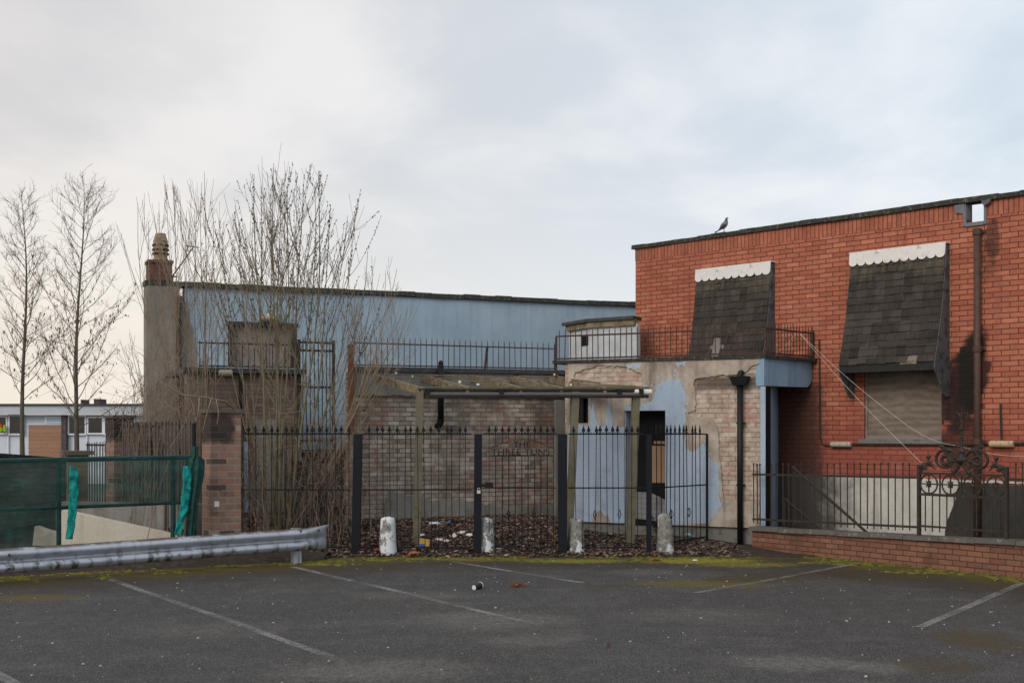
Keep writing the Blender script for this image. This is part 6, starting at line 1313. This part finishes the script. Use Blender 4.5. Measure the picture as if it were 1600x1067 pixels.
def willow(name, label, base, stems, seed, Yj=.5, budp=.5, stem_mat=None):
    r = random.Random(seed); t = thing(name, label, 'shrub', at=base); ck = MB(); root = MB(); tw = MB(); ns = 0
    root.lathe([(.32, -.1), (.26, .05), (.12, .12)], 10).build('stool', m_stem, t)
    for (px0, px1, pyt, r0, nsh, fan, buds) in stems:
        mb = MB(); Y = base.y + r.uniform(-Yj, Yj); p0 = Vector(((px0 - CX) / F * Y - base.x, Y - base.y, -.05)) * 1.0; p0 = p0 * .9
        tip = P(px1, pyt, Y + r.uniform(-.5, .5)) - base; tip.z = tip.z; n = 9
        # main stem leans out first and then grows upright
        dx_ = tip.x - p0.x; pts = []; w1, w2 = r.uniform(0, 6), r.uniform(0, 6)
        for i in range(n + 1): u = i / n; pts.append(Vector((p0.x + dx_ * (1 - (1 - u) ** fan), lerp(p0.y, tip.y, u), lerp(p0.z, tip.z, u ** 1.03))) + Vector((math.sin(u * 8 + w1), math.cos(u * 7 + w2), 0)) * .035 * (u > 0))
        rad = [lerp(r0 * .82, .0038, (i / n) ** .75) for i in range(n + 1)]; mb.tube(pts, rad, 6, cap=False)
        def shoot(p, d, ln, rr, buddy, depth):
            q, _ = limb(mb if depth == 0 else tw, p, d, ln, rr, .0026, r, 7, .045, .11, 4 if depth == 0 else 3)
            if buddy:
                for k in range(int(ln * 15)):
                    u = r.uniform(.35, 1) * 7; a = min(int(u), 6); e = q[a].lerp(q[a + 1], u - a); dd = (q[a + 1] - q[a]).normalized(); o_ = e + rv(r, .008); ck.tube([o_, o_ + (dd + rv(r, .3)) * .013, o_ + (dd + rv(r, .25)) * .027], [.0025, .007, .0025], 4, cap=False)
            if depth < 1:
                for k in range(r.randint(2, 5)): a = r.randint(1, 5); shoot(q[a], ((q[a + 1] - q[a]).normalized() + rv(r, .4)).normalized(), ln * r.uniform(.2, .55), rr * .55, buddy and r.random() < .6, depth + 1)
            elif depth < 2 and ln > .35:
                for k in range(r.randint(0, 2)): a = r.randint(1, 5); shoot(q[a], ((q[a + 1] - q[a]).normalized() + rv(r, .5)).normalized(), ln * .4, .003, False, 2)
        for k in range(nsh):
            u = r.uniform(.38, .95) if nsh > 3 else r.uniform(.25, .9); kk = u * n; a = int(kk); p = pts[a].lerp(pts[a + 1], kk - a); d = (pts[a + 1] - pts[a]).normalized(); an = r.uniform(0, 2 * PI)
            d = (d + Vector((math.cos(an), math.sin(an) * .6, .15)) * r.uniform(.4, .95)).normalized(); ln = (tip.z - p.z) * r.uniform(.45, .95) + .25; shoot(p, d, min(ln, 2.8), max(.0045, rad[a] * .5), buds and r.random() < .8, 0)
        if buds:
            for k in range(26): u = r.uniform(.68, 1) * n; a = min(int(u), n - 1); e = pts[a].lerp(pts[a + 1], u - a) + rv(r, .007); ck.tube([e, e + Vector((r.gauss(0, .006), 0, .016)), e + Vector((r.gauss(0, .008), 0, .034))], [.003, .0085, .003], 4, cap=False)
        mb.build('stem', m_stem if r0 > .022 else m_twig, t); ns += 1
    tw.build('side_twigs', m_twig, t); o = tag(ck.build('catkins', m_bud, t), kind='stuff') if ck.v else None
    return t
b = P(428, 835, 20.3); b.z = .2
stems = [(456, 622, 420, .02, 6, 1.35, False), (454, 545, 470, .02, 6, 1.3, False), (452, 630, 520, .02, 6, 1.2, False), (424, 376, 345, .03, 7, 1.6, True), (420, 399, 272, .045, 8, 1.7, True), (428, 405, 290, .03, 6, 1.5, True), (432, 427, 255, .045, 9, 1.3, False), (428, 420, 330, .03, 6, 1.3, True), (436, 436, 310, .04, 8, 1.4, True), (440, 452, 300, .035, 7, 1.5, True), (444, 472, 275, .04, 8, 1.6, True), (446, 492, 290, .035, 7, 1.7, True), (450, 501, 268, .045, 8, 1.7, True), (452, 516, 320, .035, 7, 1.8, True), (440, 350, 370, .028, 6, 1.6, True),
         (450, 545, 400, .028, 6, 1.7, True), (452, 572, 392, .025, 5, 1.5, False), (455, 585, 430, .022, 5, 1.4, False), (455, 612, 455, .022, 5, 1.3, False), (452, 640, 480, .022, 5, 1.25, False), (448, 600, 545, .022, 5, 1.15, False), (414, 360, 520, .02, 5, 1.4, False), (460, 555, 610, .02, 4, 1.1, False), (456, 590, 640, .018, 4, 1.1, False), (406, 368, 700, .016, 2, 1.2, False), (434, 446, 420, .03, 5, 1.2, False), ]
willow('willow', 'large many stemmed willow with dark catkins behind the brick pillar', b, stems, 14)
b = P(300, 835, 21.3); b.z = .1
stems = [(300, 215, 318, .022, 6, 1.6, False), (296, 229, 345, .018, 4, 1.6, False), (302, 246, 330, .02, 5, 1.5, False), (306, 259, 300, .022, 6, 1.5, False), (304, 269, 285, .024, 6, 1.4, False), (308, 285, 305, .022, 6, 1.4, False), (312, 292, 330, .02, 5, 1.3, False), (314, 306, 318, .022, 6, 1.3, False), (316, 321, 268, .028, 7, 1.3, False), (318, 317, 285, .022, 5, 1.3, False), (320, 332, 340, .02, 5, 1.3, False), (292, 205, 520, .018, 5, 1.4, False), (322, 345, 420, .018, 5, 1.3, False)]
willow('willow', 'slender willow with pinkish tan stems in front of the chimney stack', b, stems, 33)

def bramble(label, boxes, seed, n, Yr, baseX):
    r = random.Random(seed); b = P(baseX, 800, sum(Yr) / 2); b.z = .05; t = thing('bramble', label, 'bramble', at=b); cm = MB(); tw = MB(); st = MB()
    st.lathe([(.3, -.08), (.2, .03), (.05, .06)], 8).build('crown', m_cane, t)
    for i in range(n):
        x0, x1, y0, y1 = boxes[r.randrange(len(boxes))]; Y = r.uniform(*Yr); a = P(r.uniform(x0, x1), r.uniform(y0, y1), Y) - b; c_ = P(r.uniform(x0, x1), r.uniform(y0, y1), Y + r.uniform(-.5, .5)) - b
        root = Vector((a.x * .6 + r.gauss(0, .25), a.y + r.gauss(0, .2), 0)); m1 = a + Vector((0, 0, .12)); nn = 12; pts = []
        for k in range(nn + 1): u = k / nn; pts.append(root * (1 - u) ** 2 + (a + Vector((0, 0, .35))) * 2 * u * (1 - u) + c_ * u * u + rv(r, .018))
        cm.tube(pts, [lerp(.0065, .0025, k / nn) for k in range(nn + 1)], 4, cap=False)
        for k in range(r.randint(3, 6)): j = r.randint(4, 11); limb(tw, pts[j], (pts[j + 1] - pts[j] + rv(r, .09)).normalized() + rv(r, .5), r.uniform(.15, .6), .0036, .0018, r, 5, .15, .0, 3)
    cm.build('canes', m_cane, t); tw.build('twigs', m_cane, t); return t
bramble('tangled bare brambles between the slim brick pillar and the chimney stack', [(150, 330, 585, 720), (170, 300, 620, 700), (190, 340, 540, 640)], 5, 115, (18.9, 21.6), 250)
bramble('bare brambles leaning across the steps behind the leftmost gate post', [(460, 560, 660, 790), (480, 610, 690, 800), (430, 540, 700, 820), (380, 560, 560, 760)], 6, 90, (19.2, 20.8), 505)
bramble('dark bare canes at the right foot of the blackened brick pillar', [(372, 420, 660, 800)], 7, 26, (18.4, 19.4), 390)
# arching branch over the brick pillar
b = P(378, 830, 19.0); b.z = 0.03; t = thing('arching_branch', 'pale arching branch hanging over the top of the blackened brick pillar', 'branch', at=b); m = MB()
pp = [Vector((0, 0, 0)), P(380, 760, 19) - b, P(379, 690, 18.9) - b, P(374, 645, 18.6) - b, P(352, 627, 18.2) - b, P(320, 621, 18.0) - b, P(285, 617, 17.9) - b, P(255, 600, 17.9) - b, P(232, 572, 18) - b]; m.tube(pp, [.022, .02, .018, .017, .016, .014, .012, .009, .005], 6); m.build('limb', m_stem, t, smooth=True)
m = MB(); r = random.Random(2)
for a, e in (((312, 620), (300, 665)), ((330, 622), (318, 672)), ((300, 640), (270, 700)), ((338, 624), (341, 660))): limb(m, P(*a, 17.98) - b, (P(*e, 17.7) - P(*a, 17.98)), (P(*e, 17.7) - P(*a, 17.98)).length, .009, .004, r, 7, .06, -.02, 4)
m.build('hanging_twigs', m_cane, t)
